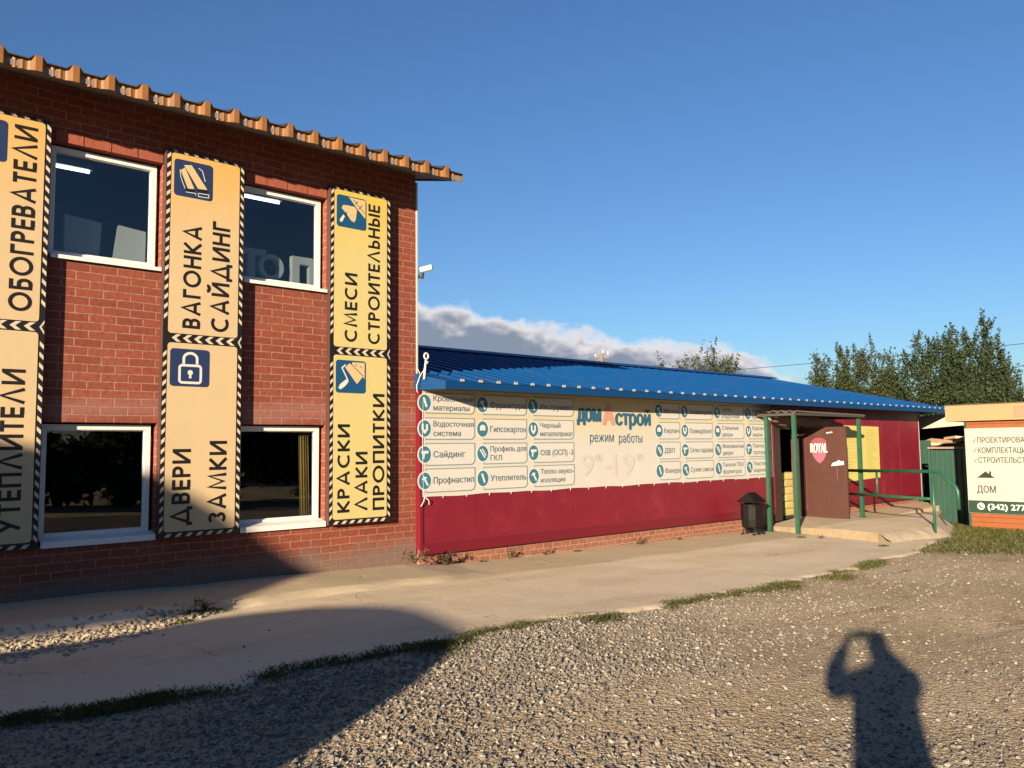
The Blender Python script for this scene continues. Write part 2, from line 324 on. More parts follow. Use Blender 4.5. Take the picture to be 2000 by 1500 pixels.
# ------------------------------------------------------------------ helpers
def obj(name, verts, faces, m, parent=None, smooth=False):
    me = bpy.data.meshes.new(name); me.from_pydata([tuple(v) for v in verts], [], faces)
    if m is not None: me.materials.append(m)
    if smooth: me.polygons.foreach_set('use_smooth', [True]*len(me.polygons))
    me.update()
    o = bpy.data.objects.new(name, me); COL.objects.link(o)
    if parent is not None: o.parent = parent
    return o
class MB:
    def __init__(s): s.v = []; s.f = []
    def add(s, vs, fs):
        n = len(s.v); s.v += [tuple(v) for v in vs]; s.f += [tuple(i+n for i in f) for f in fs]; return s
    def box(s, x0, y0, z0, x1, y1, z1):
        vs = [(x, y, z) for x in (x0, x1) for y in (y0, y1) for z in (z0, z1)]
        return s.add(vs, [(0, 1, 3, 2), (4, 6, 7, 5), (0, 4, 5, 1), (2, 3, 7, 6), (0, 2, 6, 4), (1, 5, 7, 3)])
    def quad(s, a, b, c, d): return s.add([a, b, c, d], [(0, 1, 2, 3)])
    def tube(s, pts, r, n=8, r2=None, caps=True):
        pts = [Vector(p) for p in pts]; L = len(pts); rings = []
        for i, p in enumerate(pts):
            d = (pts[min(i+1, L-1)] - pts[max(i-1, 0)]).normalized()
            a = d.orthogonal().normalized() if i == 0 else (rings_a - d*rings_a.dot(d)).normalized()
            rings_a = a; b = d.cross(a)
            rr = r if r2 is None else r + (r2-r)*i/(L-1)
            rings.append([p + (a*math.cos(2*math.pi*k/n) + b*math.sin(2*math.pi*k/n))*rr for k in range(n)])
        vs = [v for q in rings for v in q]; fs = []
        for i in range(L-1):
            for k in range(n):
                fs.append((i*n+k, i*n+(k+1) % n, (i+1)*n+(k+1) % n, (i+1)*n+k))
        if caps: fs += [tuple(range(n-1, -1, -1)), tuple(range((L-1)*n, L*n))]
        return s.add(vs, fs)
    def bar(s, p, q, w, h):      # square bar from p to q
        p, q = Vector(p), Vector(q); d = (q-p).normalized()
        a = d.cross(Vector((0, 0, 1)))
        if a.length < 1e-3: a = Vector((1, 0, 0))
        a.normalize(); b = a.cross(d)
        vs = [e + a*sx_*w/2 + b*sz_*h/2 for e in (p, q) for sx_, sz_ in ((-1, -1), (1, -1), (1, 1), (-1, 1))]
        return s.add(vs, [(3, 2, 1, 0), (4, 5, 6, 7), (0, 1, 5, 4), (1, 2, 6, 5), (2, 3, 7, 6), (3, 0, 4, 7)])
    def prism(s, poly, f0, f1):   # poly: list of 2d pts; f0/f1: map 2d -> 3d for the two ends
        n = len(poly); a = [f0(*p) for p in poly]; b = [f1(*p) for p in poly]
        return s.add(a+b, [tuple(range(n)), tuple(range(2*n-1, n-1, -1))] + [(i, i+n, (i+1) % n + n, (i+1) % n) for i in range(n)])
    def build(s, name, m, parent=None, smooth=False, bevel=0):
        o = obj(name, s.v, s.f, m, parent, smooth)
        bm = bmesh.new(); bm.from_mesh(o.data)
        if bevel: bmesh.ops.bevel(bm, geom=bm.edges[:], offset=bevel, segments=2, affect='EDGES', clamp_overlap=True)
        bmesh.ops.recalc_face_normals(bm, faces=bm.faces[:]); bm.to_mesh(o.data); bm.free()
        return o
def tag(o, label, cat, group=None, kind=None):
    if label: o['label'] = label
    if cat: o['category'] = cat
    if group: o['group'] = group
    if kind: o['kind'] = kind
    return o
def thing(name, label, cat, loc=(0, 0, 0), group=None):
    o = bpy.data.objects.new(name, None); COL.objects.link(o); o.empty_display_size = 0.2
    o.location = loc; return tag(o, label, cat, group)
def keep(parent, o):        # parent while the mesh keeps its world coordinates
    o.parent = parent; o.matrix_parent_inverse = Matrix.Translation(-Vector(parent.location)); return o
def copy_tree(o, parent=None):
    c = o.copy(); COL.objects.link(c); c.parent = parent
    for ch in list(o.children): copy_tree(ch, c)
    return c
def interp(x, xs, ys): return float(np.interp(x, xs, ys))
GX = [-400, 4.5, 6.5, 9, 13, 15, 17, 20, 24, 28, 400]; GZ = [0, 0, -.055, -.10, -.135, -.175, -.20, -.32, -.60, -.7, -.9]
def gz(x): return interp(x, GX, GZ)

# planar figures: plane = function (a,b,h) -> world; a to the right, b up, h towards the viewer
def facade(y): return lambda a, b, h=0.0: (a, y-h, b)
def side(x): return lambda a, b, h=0.0: (x-h, -a, b)          # faces -x; a runs towards -y
def flat(mb, poly, pl, h): mb.add([pl(a, b, h) for a, b in poly], [tuple(range(len(poly)))])
def slab2(mb, poly, pl, h0, h1): mb.prism(poly, lambda a, b: pl(a, b, h0), lambda a, b: pl(a, b, h1))
def rrect(x0, z0, x1, z1, r, n=5, corners=(1, 1, 1, 1)):
    out = []
    for (cx, cz, a0, use) in ((x1-r, z1-r, 0, corners[0]), (x0+r, z1-r, 90, corners[1]), (x0+r, z0+r, 180, corners[2]), (x1-r, z0+r, 270, corners[3])):
        if use:
            for i in range(n+1):
                a = R_(a0+90*i/n); out.append((cx+r*math.cos(a), cz+r*math.sin(a)))
        else:
            out.append((x1 if a0 in (0, 270) else x0, z1 if a0 in (0, 90) else z0))
    return out
def disc(cx, cz, r, n=20, rz=None): return [(cx+r*math.cos(2*math.pi*i/n), cz+(rz or r)*math.sin(2*math.pi*i/n)) for i in range(n)]
def ribbon(pts, th, closed=False, lim=1.6):
    """quads of a constant-width stroke with mitred joints, 2d"""
    P = [Vector(p) for p in pts]; n = len(P); L, Rr = [], []
    for i in range(n):
        if closed: a, b = P[i-1], P[(i+1) % n]
        else: a, b = P[max(i-1, 0)], P[min(i+1, n-1)]
        d1 = (P[i]-a); d2 = (b-P[i])
        if d1.length < 1e-9: d1 = d2
        if d2.length < 1e-9: d2 = d1
        d1 = d1.normalized(); d2 = d2.normalized()
        n1_ = Vector((-d1.y, d1.x)); n2_ = Vector((-d2.y, d2.x)); mv = (n1_+n2_)
        mv = mv.normalized() if mv.length > 1e-6 else n1_
        k_ = min(1/max(mv.dot(n1_), 1e-3), lim)
        L.append(P[i]+mv*th/2*k_); Rr.append(P[i]-mv*th/2*k_)
    q = []
    for i in range(n if closed else n-1):
        j = (i+1) % n; q.append([tuple(Rr[i]), tuple(Rr[j]), tuple(L[j]), tuple(L[i])])
    return q
def arc(cx, cy, rx, ry, a0, a1, n=14): return [(cx+rx*math.cos(R_(a0+(a1-a0)*i/n)), cy+ry*math.sin(R_(a0+(a1-a0)*i/n))) for i in range(n+1)]
T_ = 0.178; h_ = T_/2
def glyph(ch):
    e = h_; t = 1-h_
    if ch == 'А': return .95, [[(.03+e, 0), (.475, 1.0), (.92-e, 0)], [(.25, .30), (.70, .30)]]
    if ch == 'Л': return .88, [[(.0+e, 0), (.44, 1.0), (.88-e, 0)]]
    if ch == 'Д': return 1.02, [[(.10+e, e), (.51, 1.0), (.92-e, e)], [(e, -.16), (e, e), (1.02-e, e), (1.02-e, -.16)]]
    if ch == 'О': return 1.04, [('c', arc(.52, .5, .52-e, .5-e+.01, 0, 360-360/28, 27))]
    if ch == 'С': return .86, [arc(.5, .5, .5-e, .5-e+.01, 52, 308, 20)]
    if ch == 'В': return .62, [[(e, 0), (e, 1)], [(T_, t), (.32, t)]+arc(.32, .5+(t-.5)/2+.01, .20, (t-.5)/2-.01, 90, -90, 8)+[(T_, .52)], [(.32, .52)]+arc(.36, (e+.52)/2, .26-e, (.52-e)/2, 90, -90, 8)+[(T_, e)]]
    if ch == 'Р': return .60, [[(e, 0), (e, 1)], [(T_, t), (.3, t)]+arc(.32, .70, .28-e, t-.70, 90, -90, 8)+[(T_, .70-(t-.70))]]
    if ch == 'Б': return .62, [[(e, 0), (e, 1)], [(T_, t), (.56, t)], [(T_, .58)]+arc(.34, (.58+e)/2, .28-e, (.58-e)/2, 90, -90, 8)+[(T_, e)]]
    if ch == 'Ь': return .62, [[(e, 0), (e, 1)], [(T_, .58)]+arc(.34, (.58+e)/2, .28-e, (.58-e)/2, 90, -90, 8)+[(T_, e)]]
    if ch == 'Ы': return .90, glyph('Ь')[1]+[[(.90-e, 0), (.90-e, 1)]]
    if ch == 'Е': return .55, [[(e, 0), (e, 1)], [(T_, t), (.55, t)], [(T_, .5), (.53, .5)], [(T_, e), (.55, e)]]
    if ch == 'Г': return .52, [[(e, 0), (e, 1)], [(T_, t), (.52, t)]]
    if ch == 'Н': return .74, [[(e, 0), (e, 1)], [(T_, .52), (.74-T_, .52)], [(.74-e, 0), (.74-e, 1)]]
    if ch == 'П': return .74, [[(e, 0), (e, t), (.74-e, t), (.74-e, 0)]]
    if ch == 'И': return .80, [[(e, 1), (e, 0)], [(T_*.7, .06), (.80-T_*.7, .94)], [(.80-e, 1), (.80-e, 0)]]
    if ch == 'Й': return .80, glyph('И')[1]+[arc(.40, 1.27, .17, .13, 180, 360, 8)]
    if ch == 'К': return .70, [[(e, 0), (e, 1)], [(.62, .98), (T_, .50), (.66, .02)]]
    if ch == 'М': return 1.0, [[(.02+e, 0), (.20, 1-.0), (.50, .16), (.80, 1-.0), (.98-e, 0)]]
    if ch == 'Т': return .58, [[(0, t), (.58, t)], [(.29, 0), (.29, t-h_)]]
    if ch == 'У': return .80, [[(e, 1), (.44, .36)], [(.80-e, 1), (.24, -.0)]]
    if ch == 'З': return .60, [arc(.29, .74, .25-e*.4, .26-e, 150, -80, 10), arc(.29, .28, .31-e, .28-e+.0, 75, -150, 10)]
    return .4, []
def stroke_word(mb, word, fit, gap=0.14):
    """fit(a,b,h): a 0..1 along the word, b 0..1 cap height"""
    x = 0; polys = []
    for ch in word:
        w_, st = glyph(ch)
        for k_, s_ in enumerate(st):
            closed = isinstance(s_, tuple) and s_[0] == 'c'
            pts = s_[1] if closed else s_
            for q in ribbon(pts, T_, closed): polys.append(([(x+a, b) for a, b in q], k_))
        x += w_+gap
    tot = x-gap
    for q, k_ in polys: mb.add([fit(a/tot, b, k_*0.0005) for a, b in q], [(0, 1, 2, 3)])
FONT_CACHE = {}
def text_polys(s, bold=0.0):
    """outline of the built-in font, filled by winding number"""
    if s in FONT_CACHE: return FONT_CACHE[s]
    from mathutils.geometry import delaunay_2d_cdt
    cu = bpy.data.curves.new('t', 'FONT'); cu.body = s; cu.size = 1; cu.resolution_u = 3; cu.fill_mode = 'NONE'
    o = bpy.data.objects.new('t', cu); COL.objects.link(o)
    dg = bpy.context.evaluated_depsgraph_get(); me = bpy.data.meshes.new_from_object(o.evaluated_get(dg))
    vs = [v.co.to_2d() for v in me.vertices]; es = [tuple(e.vertices) for e in me.edges]
    bpy.data.objects.remove(o); bpy.data.curves.remove(cu); bpy.data.meshes.remove(me)
    if not vs: FONT_CACHE[s] = ([], []); return FONT_CACHE[s]
    # directed loops
    adj = {}
    for i, j in es: adj.setdefault(i, []).append(j); adj.setdefault(j, []).append(i)
    seen = set(); loops = []
    for st in sorted(adj):
        if st in seen: continue
        lp = [st]; seen.add(st); prev = None; cur = st
        nxt = st+1 if st+1 in adj[st] else adj[st][0]
        while nxt != st and nxt not in seen:
            lp.append(nxt); seen.add(nxt); prev, cur = cur, nxt
            c = [q for q in adj[cur] if q != prev]; nxt = c[0] if c else st
        loops.append([vs[q] for q in lp])
    ov, oe, of, _, _, _ = delaunay_2d_cdt(vs, es, [], 1, 1e-6)
    def wind(p):
        w_ = 0
        for lp in loops:
            for q in range(len(lp)):
                u, v = lp[q-1], lp[q]
                if (u.y <= p.y) != (v.y <= p.y):
                    x = u.x+(p.y-u.y)*(v.x-u.x)/(v.y-u.y)
                    if x > p.x: w_ += 1 if v.y > u.y else -1
        return w_
    fs = []
    for f in of:
        c = sum((ov[q] for q in f), Vector((0, 0)))/len(f)
        if wind(c) != 0: fs.append(tuple(f))
    FONT_CACHE[s] = ([(v.x, v.y) for v in ov], fs); return FONT_CACHE[s]
def text_in(mb, s, pl, x0, z0, x1=None, z1=None, height=None, h=0.006, bold=0.006, ref='Н', width=None, fat=0.0):
    """lettering set on the baseline z0 from x0; capital height given, width optional"""
    vs, fs = text_polys(s, bold)
    if not vs: return
    rv, _ = text_polys(ref, bold); caph = max(v[1] for v in rv)-min(v[1] for v in rv)
    mn = min(v[0] for v in vs); mxx = max(v[0] for v in vs)
    hh = height if height else (z1-z0)
    sy = hh/caph
    sxx = (width if width else (x1-x0 if x1 is not None else (mxx-mn)*sy))/(mxx-mn)
    for i, (ox, oz) in enumerate([(0, 0)] if not fat else [(-fat, 0), (fat, 0), (0, -fat*.5), (0, fat*.5)]):
        mb.add([pl(x0+ox*hh+(a-mn)*sxx, z0+oz*hh+b*sy, h+.0003*i) for a, b in vs], fs)
def facewall(mb, xs, zs, holes, y0, y1):
    """wall slab in the plane y0 (front) .. y1 with rectangular openings, reveals included"""
    def hole(i, j): 
        if i < 0 or j < 0 or i >= len(xs)-1 or j >= len(zs)-1: return None
        cx, cz = (xs[i]+xs[i+1])/2, (zs[j]+zs[j+1])/2
        return any(a < cx < b and c < cz < d for a, b, c, d in holes)
    for i in range(len(xs)-1):
        for j in range(len(zs)-1):
            if hole(i, j): continue
            a, b, c, d = xs[i], xs[i+1], zs[j], zs[j+1]
            mb.quad((a, y0, c), (b, y0, c), (b, y0, d), (a, y0, d)); mb.quad((b, y1, c), (a, y1, c), (a, y1, d), (b, y1, d))
            for (ii, jj, q) in ((i-1, j, ((a, y0, c), (a, y0, d), (a, y1, d), (a, y1, c))), (i+1, j, ((b, y0, c), (b, y1, c), (b, y1, d), (b, y0, d))),
                                (i, j-1, ((a, y0, c), (a, y1, c), (b, y1, c), (b, y0, c))), (i, j+1, ((a, y0, d), (b, y0, d), (b, y1, d), (a, y1, d)))):
                r = hole(ii, jj)
                if r or r is None: mb.quad(*q)

exec_sections = True
# ================================================================== GROUND
def fbm(x, y, s):
    return (math.sin(x*1.3*s+1.7*math.sin(y*.9*s)) + math.sin(y*1.7*s+1.3*math.sin(x*1.1*s+2)) + .5*math.sin(x*3.1*s+y*2.3*s))/2.5
def build_ground():
    xs = np.concatenate([[-400, -150, -60, -30, -15], np.arange(-8, 30.01, .25), [34, 40, 50, 70, 120, 250, 800]])
    ys = np.concatenate([[-400, -150, -70, -40, -25], np.arange(-14, .51, .25), [3, 8, 15, 25, 40, 70, 120, 250, 800]])
    vs = []
    for y in ys:
        for x in xs:
            z = gz(x) - .006
            if -10 < x < 32 and -16 < y < -3.7: z += .022*fbm(x, y, 1.1)*min(1, (-3.7-y)/1.0)
            vs.append((x, y, z))
    n = len(xs); fs = [(j*n+i, j*n+i+1, (j+1)*n+i+1, (j+1)*n+i) for j in range(len(ys)-1) for i in range(n-1)]
    tag(obj('ground', vs, fs, M['ground'], smooth=True), None, None, kind='structure')
build_ground()
def edge_y(x):      # front edge of the concrete
    return interp(x, [-10, .9, 2.1, 3.7, 4.9, 7.3, 10, 12.4, 13.7, 15, 16.4], [-3.85, -3.85, -3.98, -3.98, -3.92, -4.08, -4.1, -3.95, -3.85, -3.5, -3.05]) + .05*math.sin(x*2.7)+.03*math.sin(x*7.1+1)+.02*math.sin(x*17.3+2)+.012*math.sin(x*41)
def apron_z(x, y):
    z = gz(x) + .006
    # strip against the brick wall lies higher and breaks off into rubble on the left
    hi = interp(x, [-8, 2.4, 3.4, 6.3, 7.0], [.10, .10, .055, .05, .0])
    yb = interp(x, [-8, 1.0, 2.6, 3.1, 3.6, 6, 7], [-1.40, -1.42, -1.52, -1.25, -1.42, -1.35, -1.2]) + .04*math.sin(x*5)
    s = min(1, max(0, (y-yb)/.12)); s = s*s*(3-2*s)
    return z + hi*s + .006*fbm(x, y, 1.6)
def build_apron():
    xs = np.arange(-8, 16.41, .1); m = 44; vs = []; fs = []
    for x in xs:
        ye = edge_y(x)
        for k_ in range(m+1):
            y = ye*(1-k_/m) + .05*(k_/m)
            vs.append((x, y, apron_z(x, y)))
        vs.append((x, ye-.09, gz(x)-.03))
    c = m+2
    for i in range(len(xs)-1):
        for k_ in range(m): fs.append((i*c+k_, (i+1)*c+k_, (i+1)*c+k_+1, i*c+k_+1))
        fs.append((i*c+m+1, (i+1)*c+m+1, (i+1)*c, i*c))
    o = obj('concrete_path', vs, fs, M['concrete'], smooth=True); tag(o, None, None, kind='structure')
build_apron()
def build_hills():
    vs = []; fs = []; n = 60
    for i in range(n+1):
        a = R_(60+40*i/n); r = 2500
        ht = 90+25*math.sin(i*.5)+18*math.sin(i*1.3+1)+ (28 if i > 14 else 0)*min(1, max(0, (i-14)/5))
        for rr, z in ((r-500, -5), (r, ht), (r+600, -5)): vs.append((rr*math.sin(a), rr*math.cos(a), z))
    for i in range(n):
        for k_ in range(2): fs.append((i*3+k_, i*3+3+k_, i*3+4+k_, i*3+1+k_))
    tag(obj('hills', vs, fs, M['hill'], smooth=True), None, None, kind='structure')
build_hills()

# ================================================================== BRICK BUILDING
def brick_building():
    root = thing('brick_building', 'two-storey red brick shop building with brown ribbed metal roof edge and white windows', 'building', (1.3, 4, 0))
    P = lambda o: keep(root, o)
    holes = [(x0, x1, z0, z1) for (x0, x1) in ((-.31, .875), (1.80, 2.985), (3.91, 5.095)) for (z0, z1) in ((.665, 1.93), (3.69, 4.955))]
    xs = sorted({-5, 6.52} | {h for q in holes for h in q[:2]}); zs = sorted({-.35, 5.595} | {h for q in holes for h in q[2:]})
    mb = MB(); facewall(mb, xs, zs, holes, 0, .32)
    gp = [(.33, -.35), (8, -.35), (8, 7.70), (.33, 5.68)]
    for ga, gb in ((6.2, 6.52), (-5, -4.7)): mb.prism(gp, lambda a, b, ga=ga: (ga, a, b), lambda a, b, gb=gb: (gb, a, b))
    mb.box(-4.69, 7.7, -.35, 6.19, 8, 7.55)
    wall = P(mb.build('wall', M['brick']))
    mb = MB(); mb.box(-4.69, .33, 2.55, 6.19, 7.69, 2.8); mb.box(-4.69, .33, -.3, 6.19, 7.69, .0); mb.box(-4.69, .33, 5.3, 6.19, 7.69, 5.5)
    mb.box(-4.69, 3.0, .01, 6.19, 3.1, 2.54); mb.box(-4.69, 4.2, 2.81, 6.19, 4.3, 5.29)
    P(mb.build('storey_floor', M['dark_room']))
    # soldier course over each upper window, a few millimetres proud
    lm = mat('lintel brick', (0.21, 0.055, 0.031), .85, var=.3, vscale=6, bump=.3)
    for x0, x1 in ((1.86, 2.985), (3.97, 5.095)):
        mb = MB(); n = 4
        for k_ in range(n):
            a = x0+(x1-x0)*k_/n; mb.box(a+.006, -.012, 4.962, x0+(x1-x0)*(k_+1)/n-.006, .02, 5.075)
        P(mb.build('lintel', lm))
    # roof: flat soffit, ribbed front
    mb = MB(); mb.prism([(-.67, 5.39), (0.0, 5.60), (8.3, 7.80), (8.3, 7.86), (-.67, 5.45)], lambda a, b: (-5.4, a, b), lambda a, b: (6.86, a, b))
    P(mb.build('soffit', M['soffit']))
    # ribbed sheet, ribs run back from the front edge; front closed by a crimped apron
    pitch = .3345; x = 6.86; top = []; xs_ = []
    nrib = int((6.86+5.4)/pitch)
    prof = []
    for i in range(nrib+1):
        a = -5.4 + .12 + i*pitch - ((-5.4+.12-2.575) % pitch) + 0
        for da, hz in ((-.10, 0), (-.045, .05), (.02, .05), (.06, 0)): prof.append((a+da, hz))
    z0 = 5.495; prof = [(-5.4, 0)]+[p for p in prof if -5.39 < p[0] < 6.85]+[(6.86, 0)]
    vs = []; fs = []
    for a, hz in prof:
        vs += [(a, -.70, z0+hz), (a, 8.3, z0+hz+2.40), (a, -.70, z0+hz-.012), (a, 8.3, z0+hz+2.388)]
    for i in range(len(prof)-1):
        q = i*4; fs += [(q, q+4, q+5, q+1), (q+2, q+3, q+7, q+6), (q, q+2, q+6, q+4)]
    fs += [(0, 1, 3, 2), (len(vs)-4, len(vs)-2, len(vs)-1, len(vs)-3)]
    P(obj('roof_sheet', vs, fs, mat('dark roof metal', (0.03, 0.03, 0.03), .5, var=.2)))
    # apron following the ribs: bulges at each rib, small crease between
    vs = []; fs = []; pts = []
    for i in range(nrib+1):
        a = -5.4 + .12 + i*pitch - ((-5.4+.12-2.575) % pitch)
        for da, dy, hz in ((-.165, .0, 0), (-.15, .006, 0), (-.125, .0, 0.0), (-.105, .0, .0), (-.085, .012, .012), (-.04, .030, .05), (.02, .030, .05), (.045, .004, .012), (.062, -.012, .0), (.10, -.012, 0), (.118, .000, 0), (.130, .000, 0), (.145, -.008, 0)):
            pts.append((a+da, -.672-dy, z0-.002+hz))
    pts = [p for p in pts if -5.4 < p[0] < 6.865]; pts.append((6.868, -.672, z0-.002))
    for (a, y, zt) in pts:
        b = 5.378 + .006*math.sin(a*9)
        vs += [(a, y, b), (a, y, zt), (a, y+.004, b)]
    for i in range(len(pts)-1): fs += [(i*3, i*3+3, i*3+4, i*3+1)]
    mbv = MB(); mbv.add(vs, fs); mbv.prism([(-.66, 5.40), (8.3, 7.79), (8.3, 7.90), (-.66, 5.50)], lambda a, b: (6.862, a, b), lambda a, b: (6.868, a, b))
    P(mbv.build('fascia', M['roof_brown']))
    # pale corner trim
    mb = MB(); mb.box(6.525, -.012, 2.62, 6.55, .03, 5.48)
    P(mb.build('corner_trim', M['grey_metal']))
    # windows
    for (x0, x1) in ((-.31, .875), (1.80, 2.985), (3.91, 5.095)):
        for up, (z0, z1) in enumerate(((.665, 1.93), (3.69, 4.955))):
            y0, y1 = .085, .15; fw = .056
            mb = MB()
            X0, X1, Z0, Z1 = x0+.03, x1-.045, z0+.03, z1-.02
            mb.box(X0, y0, Z0, X0+fw, y1, Z1); mb.box(X1-fw, y0, Z0, X1, y1, Z1); mb.box(X0+fw, y0, Z0, X1-fw, y1, Z0+fw); mb.box(X0+fw, y0, Z1-fw, X1-fw, y1, Z1)
            # inner bead
            b = .011; x_, X_, z_, Z_ = X0+fw, X1-fw, Z0+fw, Z1-fw
            mb.box(x_, y0+.02, z_, x_+b, y1, Z_); mb.box(X_-b, y0+.02, z_, X_, y1, Z_); mb.box(x_+b, y0+.02, z_, X_-b, y1, z_+b); mb.box(x_+b, y0+.02, Z_-b, X_-b, y1, Z_)
            wf = P(mb.build('window', M['white']))
            mb = MB(); mb.box(x_+b-.002, .118, z_+b-.002, X_-b+.002, .124, Z_-b+.002)
            mb.build('pane', M['glass'], wf)
            mb = MB()
            mb.prism([(.08, z0+.055), (-.045, z0+.018 if not up else z0+.03), (-.045, z0-.045 if not up else z0-.012), (-.036, z0-.045 if not up else z0-.012), (-.034, z0+.008), (.08, z0+.03)],
                     lambda a, b_: (x0+.045, a, b_), lambda a, b_: (x1-.005, a, b_))
            mb.build('sill', M['white'], wf)
            for ch in wf.children: ch.matrix_parent_inverse = Matrix.Identity(4)
            # white foam in the gap left of the frame top
    return root
brick_building()

# things on the upper sills and the lamps inside
def boxes_inside():
    def letter(label, poly, x, y, z, d=.09, rot=0.0):
        mb = MB(); mb.prism(poly, lambda a, b: (a, 0, b), lambda a, b: (a, d, b))
        o = mb.build('channel_letter', M['white']); o.location = (x, y, z); o.rotation_euler = (0, 0, rot)
        return tag(o, label, 'letter', 'white letters stored on the upper sills')
    # ring letter
    mb = MB(); n = 28
    vs = []
    for k_ in range(n):
        a = 2*math.pi*k_/n
        for r, y in ((.17, 0), (.17, .1), (.11, .1), (.11, 0)): vs.append((r*math.cos(a), y, r*math.sin(a)))
    fs = [((k_*4+j), (k_*4+(j+1) % 4), ((k_+1) % n*4+(j+1) % 4), ((k_+1) % n*4+j)) for k_ in range(n) for j in range(4)]
    mb.add(vs, fs); o = mb.build('channel_letter', M['white']); o.location = (4.42, .2, 3.97)
    tag(o, 'white round O letter standing behind the upper window near the corner', 'letter', 'white letters stored on the upper sills')
    P_ = [(0, 0), (.1, 0), (.1, .26), (.24, .26), (.24, 0), (.36, 0), (.36, .36), (0, .36)]
    letter('white arch-shaped letter at the right end of the narrow upper sill', P_, 4.70, .18, 3.80)
    letter('white T-shaped letter half hidden at the left end of the narrow upper sill', [(0, 0), (.1, 0), (.1, .3), (.24, .3), (.24, .38), (-.14, .38), (-.14, .3), (0, .3)], 4.10, .2, 3.80)
    letter('white boxy letter leaning left behind the wide upper window', [(0, 0), (.36, 0), (.38, .40), (0, .43)], 2.02, .2, 3.80, .07, .05)
    letter('pale slab-like letter at the right behind the wide upper window', [(0, 0), (.34, 0), (.34, .36), (.05, .40)], 2.52, .2, 3.80, .1, -.1)
    for x, y, z, lab in ((1.95, 1.6, 5.2, 'lit fluorescent tube lamp on the ceiling seen through the wide upper window'), (4.4, 1.3, 5.2, 'lit fluorescent tube lamp on the ceiling seen through the narrow upper window')):
        r = thing('tube_lamp', lab, 'ceiling lamp', (x, y, z))
        mb = MB(); mb.box(-.65, -.06, .02, .65, .06, .09); mb.build('housing', M['white'], r)
        mb = MB(); mb.tube([(-.62, 0, 0), (.62, 0, 0)], .02, 8); mb.build('tube', M['tube'], r)
    # curtain at the right of the lower window near the corner
    vs = []; fs = []
    for i in range(14):
        x = 4.86+.13*i/13; y = .22+.02*math.sin(i*1.9)
        vs += [(x, y, .7), (x-.03, y, 1.88)]
    for i in range(13): fs.append((i*2, i*2+2, i*2+3, i*2+1))
    o = obj('curtain', vs, fs, mat('ochre curtain cloth', (.40, .26, .07), .9, var=.1), smooth=True)
    sm = o.modifiers.new('thick', 'SOLIDIFY'); sm.thickness = .004
    tag(o, 'narrow ochre curtain hanging at the right edge of the lower window by the corner', 'curtain')
boxes_inside()

# ================================================================== VERTICAL SIGNBOARDS
def icon_plug(mbC, pl, x0, z0, x1, z1):
    c = lambda a, b: (x0+a*(x1-x0), z0+b*(z1-z0))
    for pts, w_ in (([c(.55, .9), c(.55, .65)], .02), ([c(.8, .9), c(.8, .65)], .02), ([c(.5, .62), c(.86, .62), c(.8, .4), c(.56, .4), c(.5, .62)], .018), ([c(.68, .38), c(.68, .18), c(.4, .12), c(.2, .3), c(.2, .8)], .02)):
        for q in ribbon(pts, w_): flat(mbC, q, pl, .0105)
def icon_planks(mbC, mbD, mbW, pl, x0, z0, x1, z1):
    c = lambda a, b: (x0+a*(x1-x0), z0+b*(z1-z0))
    # two boards, upper end left, drawn with dark end grain
    flat(mbC, [c(.16, .70), c(.27, .80), c(.52, .26), c(.36, .22)], pl, .0103)
    flat(mbC, [c(.24, .86), c(.44, .90), c(.86, .30), c(.62, .28)], pl, .0109)
    flat(mbD, [c(.60, .27), c(.86, .29), c(.86, .20), c(.60, .18)], pl, .0115)
    flat(mbD, [c(.30, .23), c(.53, .25), c(.53, .16), c(.30, .15)], pl, .0106)
    for q in ribbon([c(.62, .86), c(.72, .80), c(.80, .52)], .009)+ribbon([c(.62, .16), c(.9, .17), c(.9, .08), c(.63, .07), c(.62, .16)], .008)+ribbon([c(.30, .13), c(.55, .14), c(.56, .09)], .008)+ribbon([c(.14, .72), c(.17, .5), c(.28, .22)], .008):
        flat(mbW, q, pl, .0118)
def icon_lock(mbW, mbN, pl, x0, z0, x1, z1):
    c = lambda a, b: (x0+a*(x1-x0), z0+b*(z1-z0)); w_ = x1-x0; h2 = z1-z0
    bx = rrect(x0+.24*w_, z0+.10*h2, x0+.78*w_, z0+.56*h2, .03)
    for q in ribbon(bx, .028, True): flat(mbW, q, pl, .0103)
    sh = [c(.34, .60)]+[(x0+.51*w_+.17*w_*math.cos(R_(a)), z0+.74*h2+.15*h2*math.sin(R_(a))) for a in range(180, -1, -15)]+[c(.68, .60)]
    for q in ribbon(sh, .030): flat(mbW, q, pl, .0106)
    flat(mbW, disc(x0+.51*w_, z0+.37*h2, .03), pl, .0109); flat(mbW, [c(.485, .33), c(.535, .33), c(.545, .22), c(.475, .22)], pl, .0112)
def icon_trowel(mbC, mbW, mbD, pl, x0, z0, x1, z1):
    c = lambda a, b: (x0+a*(x1-x0), z0+b*(z1-z0))
    flat(mbC, [c(.40, .97), c(.97, .96), c(.97, .38), c(.72, .62)], pl, .0103)
    flat(mbC, [c(.60, .70), c(.68, .62), c(.64, .30), c(.58, .20), c(.48, .24), c(.30, .46), c(.16, .58), c(.20, .68), c(.32, .70)], pl, .0107)
    for q in ribbon([c(.34, .48), c(.30, .40), c(.24, .36)], .012): flat(mbD, q, pl, .0113)
    flat(mbW, [c(.27, .34), c(.22, .39), c(.09, .20), c(.13, .13), c(.19, .17)], pl, .0116)
    for q in ribbon([c(.55, .92), c(.94, .55)], .008)+ribbon([c(.70, .88), c(.62, .80)], .008)+ribbon([c(.86, .80), c(.74, .66)], .008): flat(mbD, q, pl, .012)
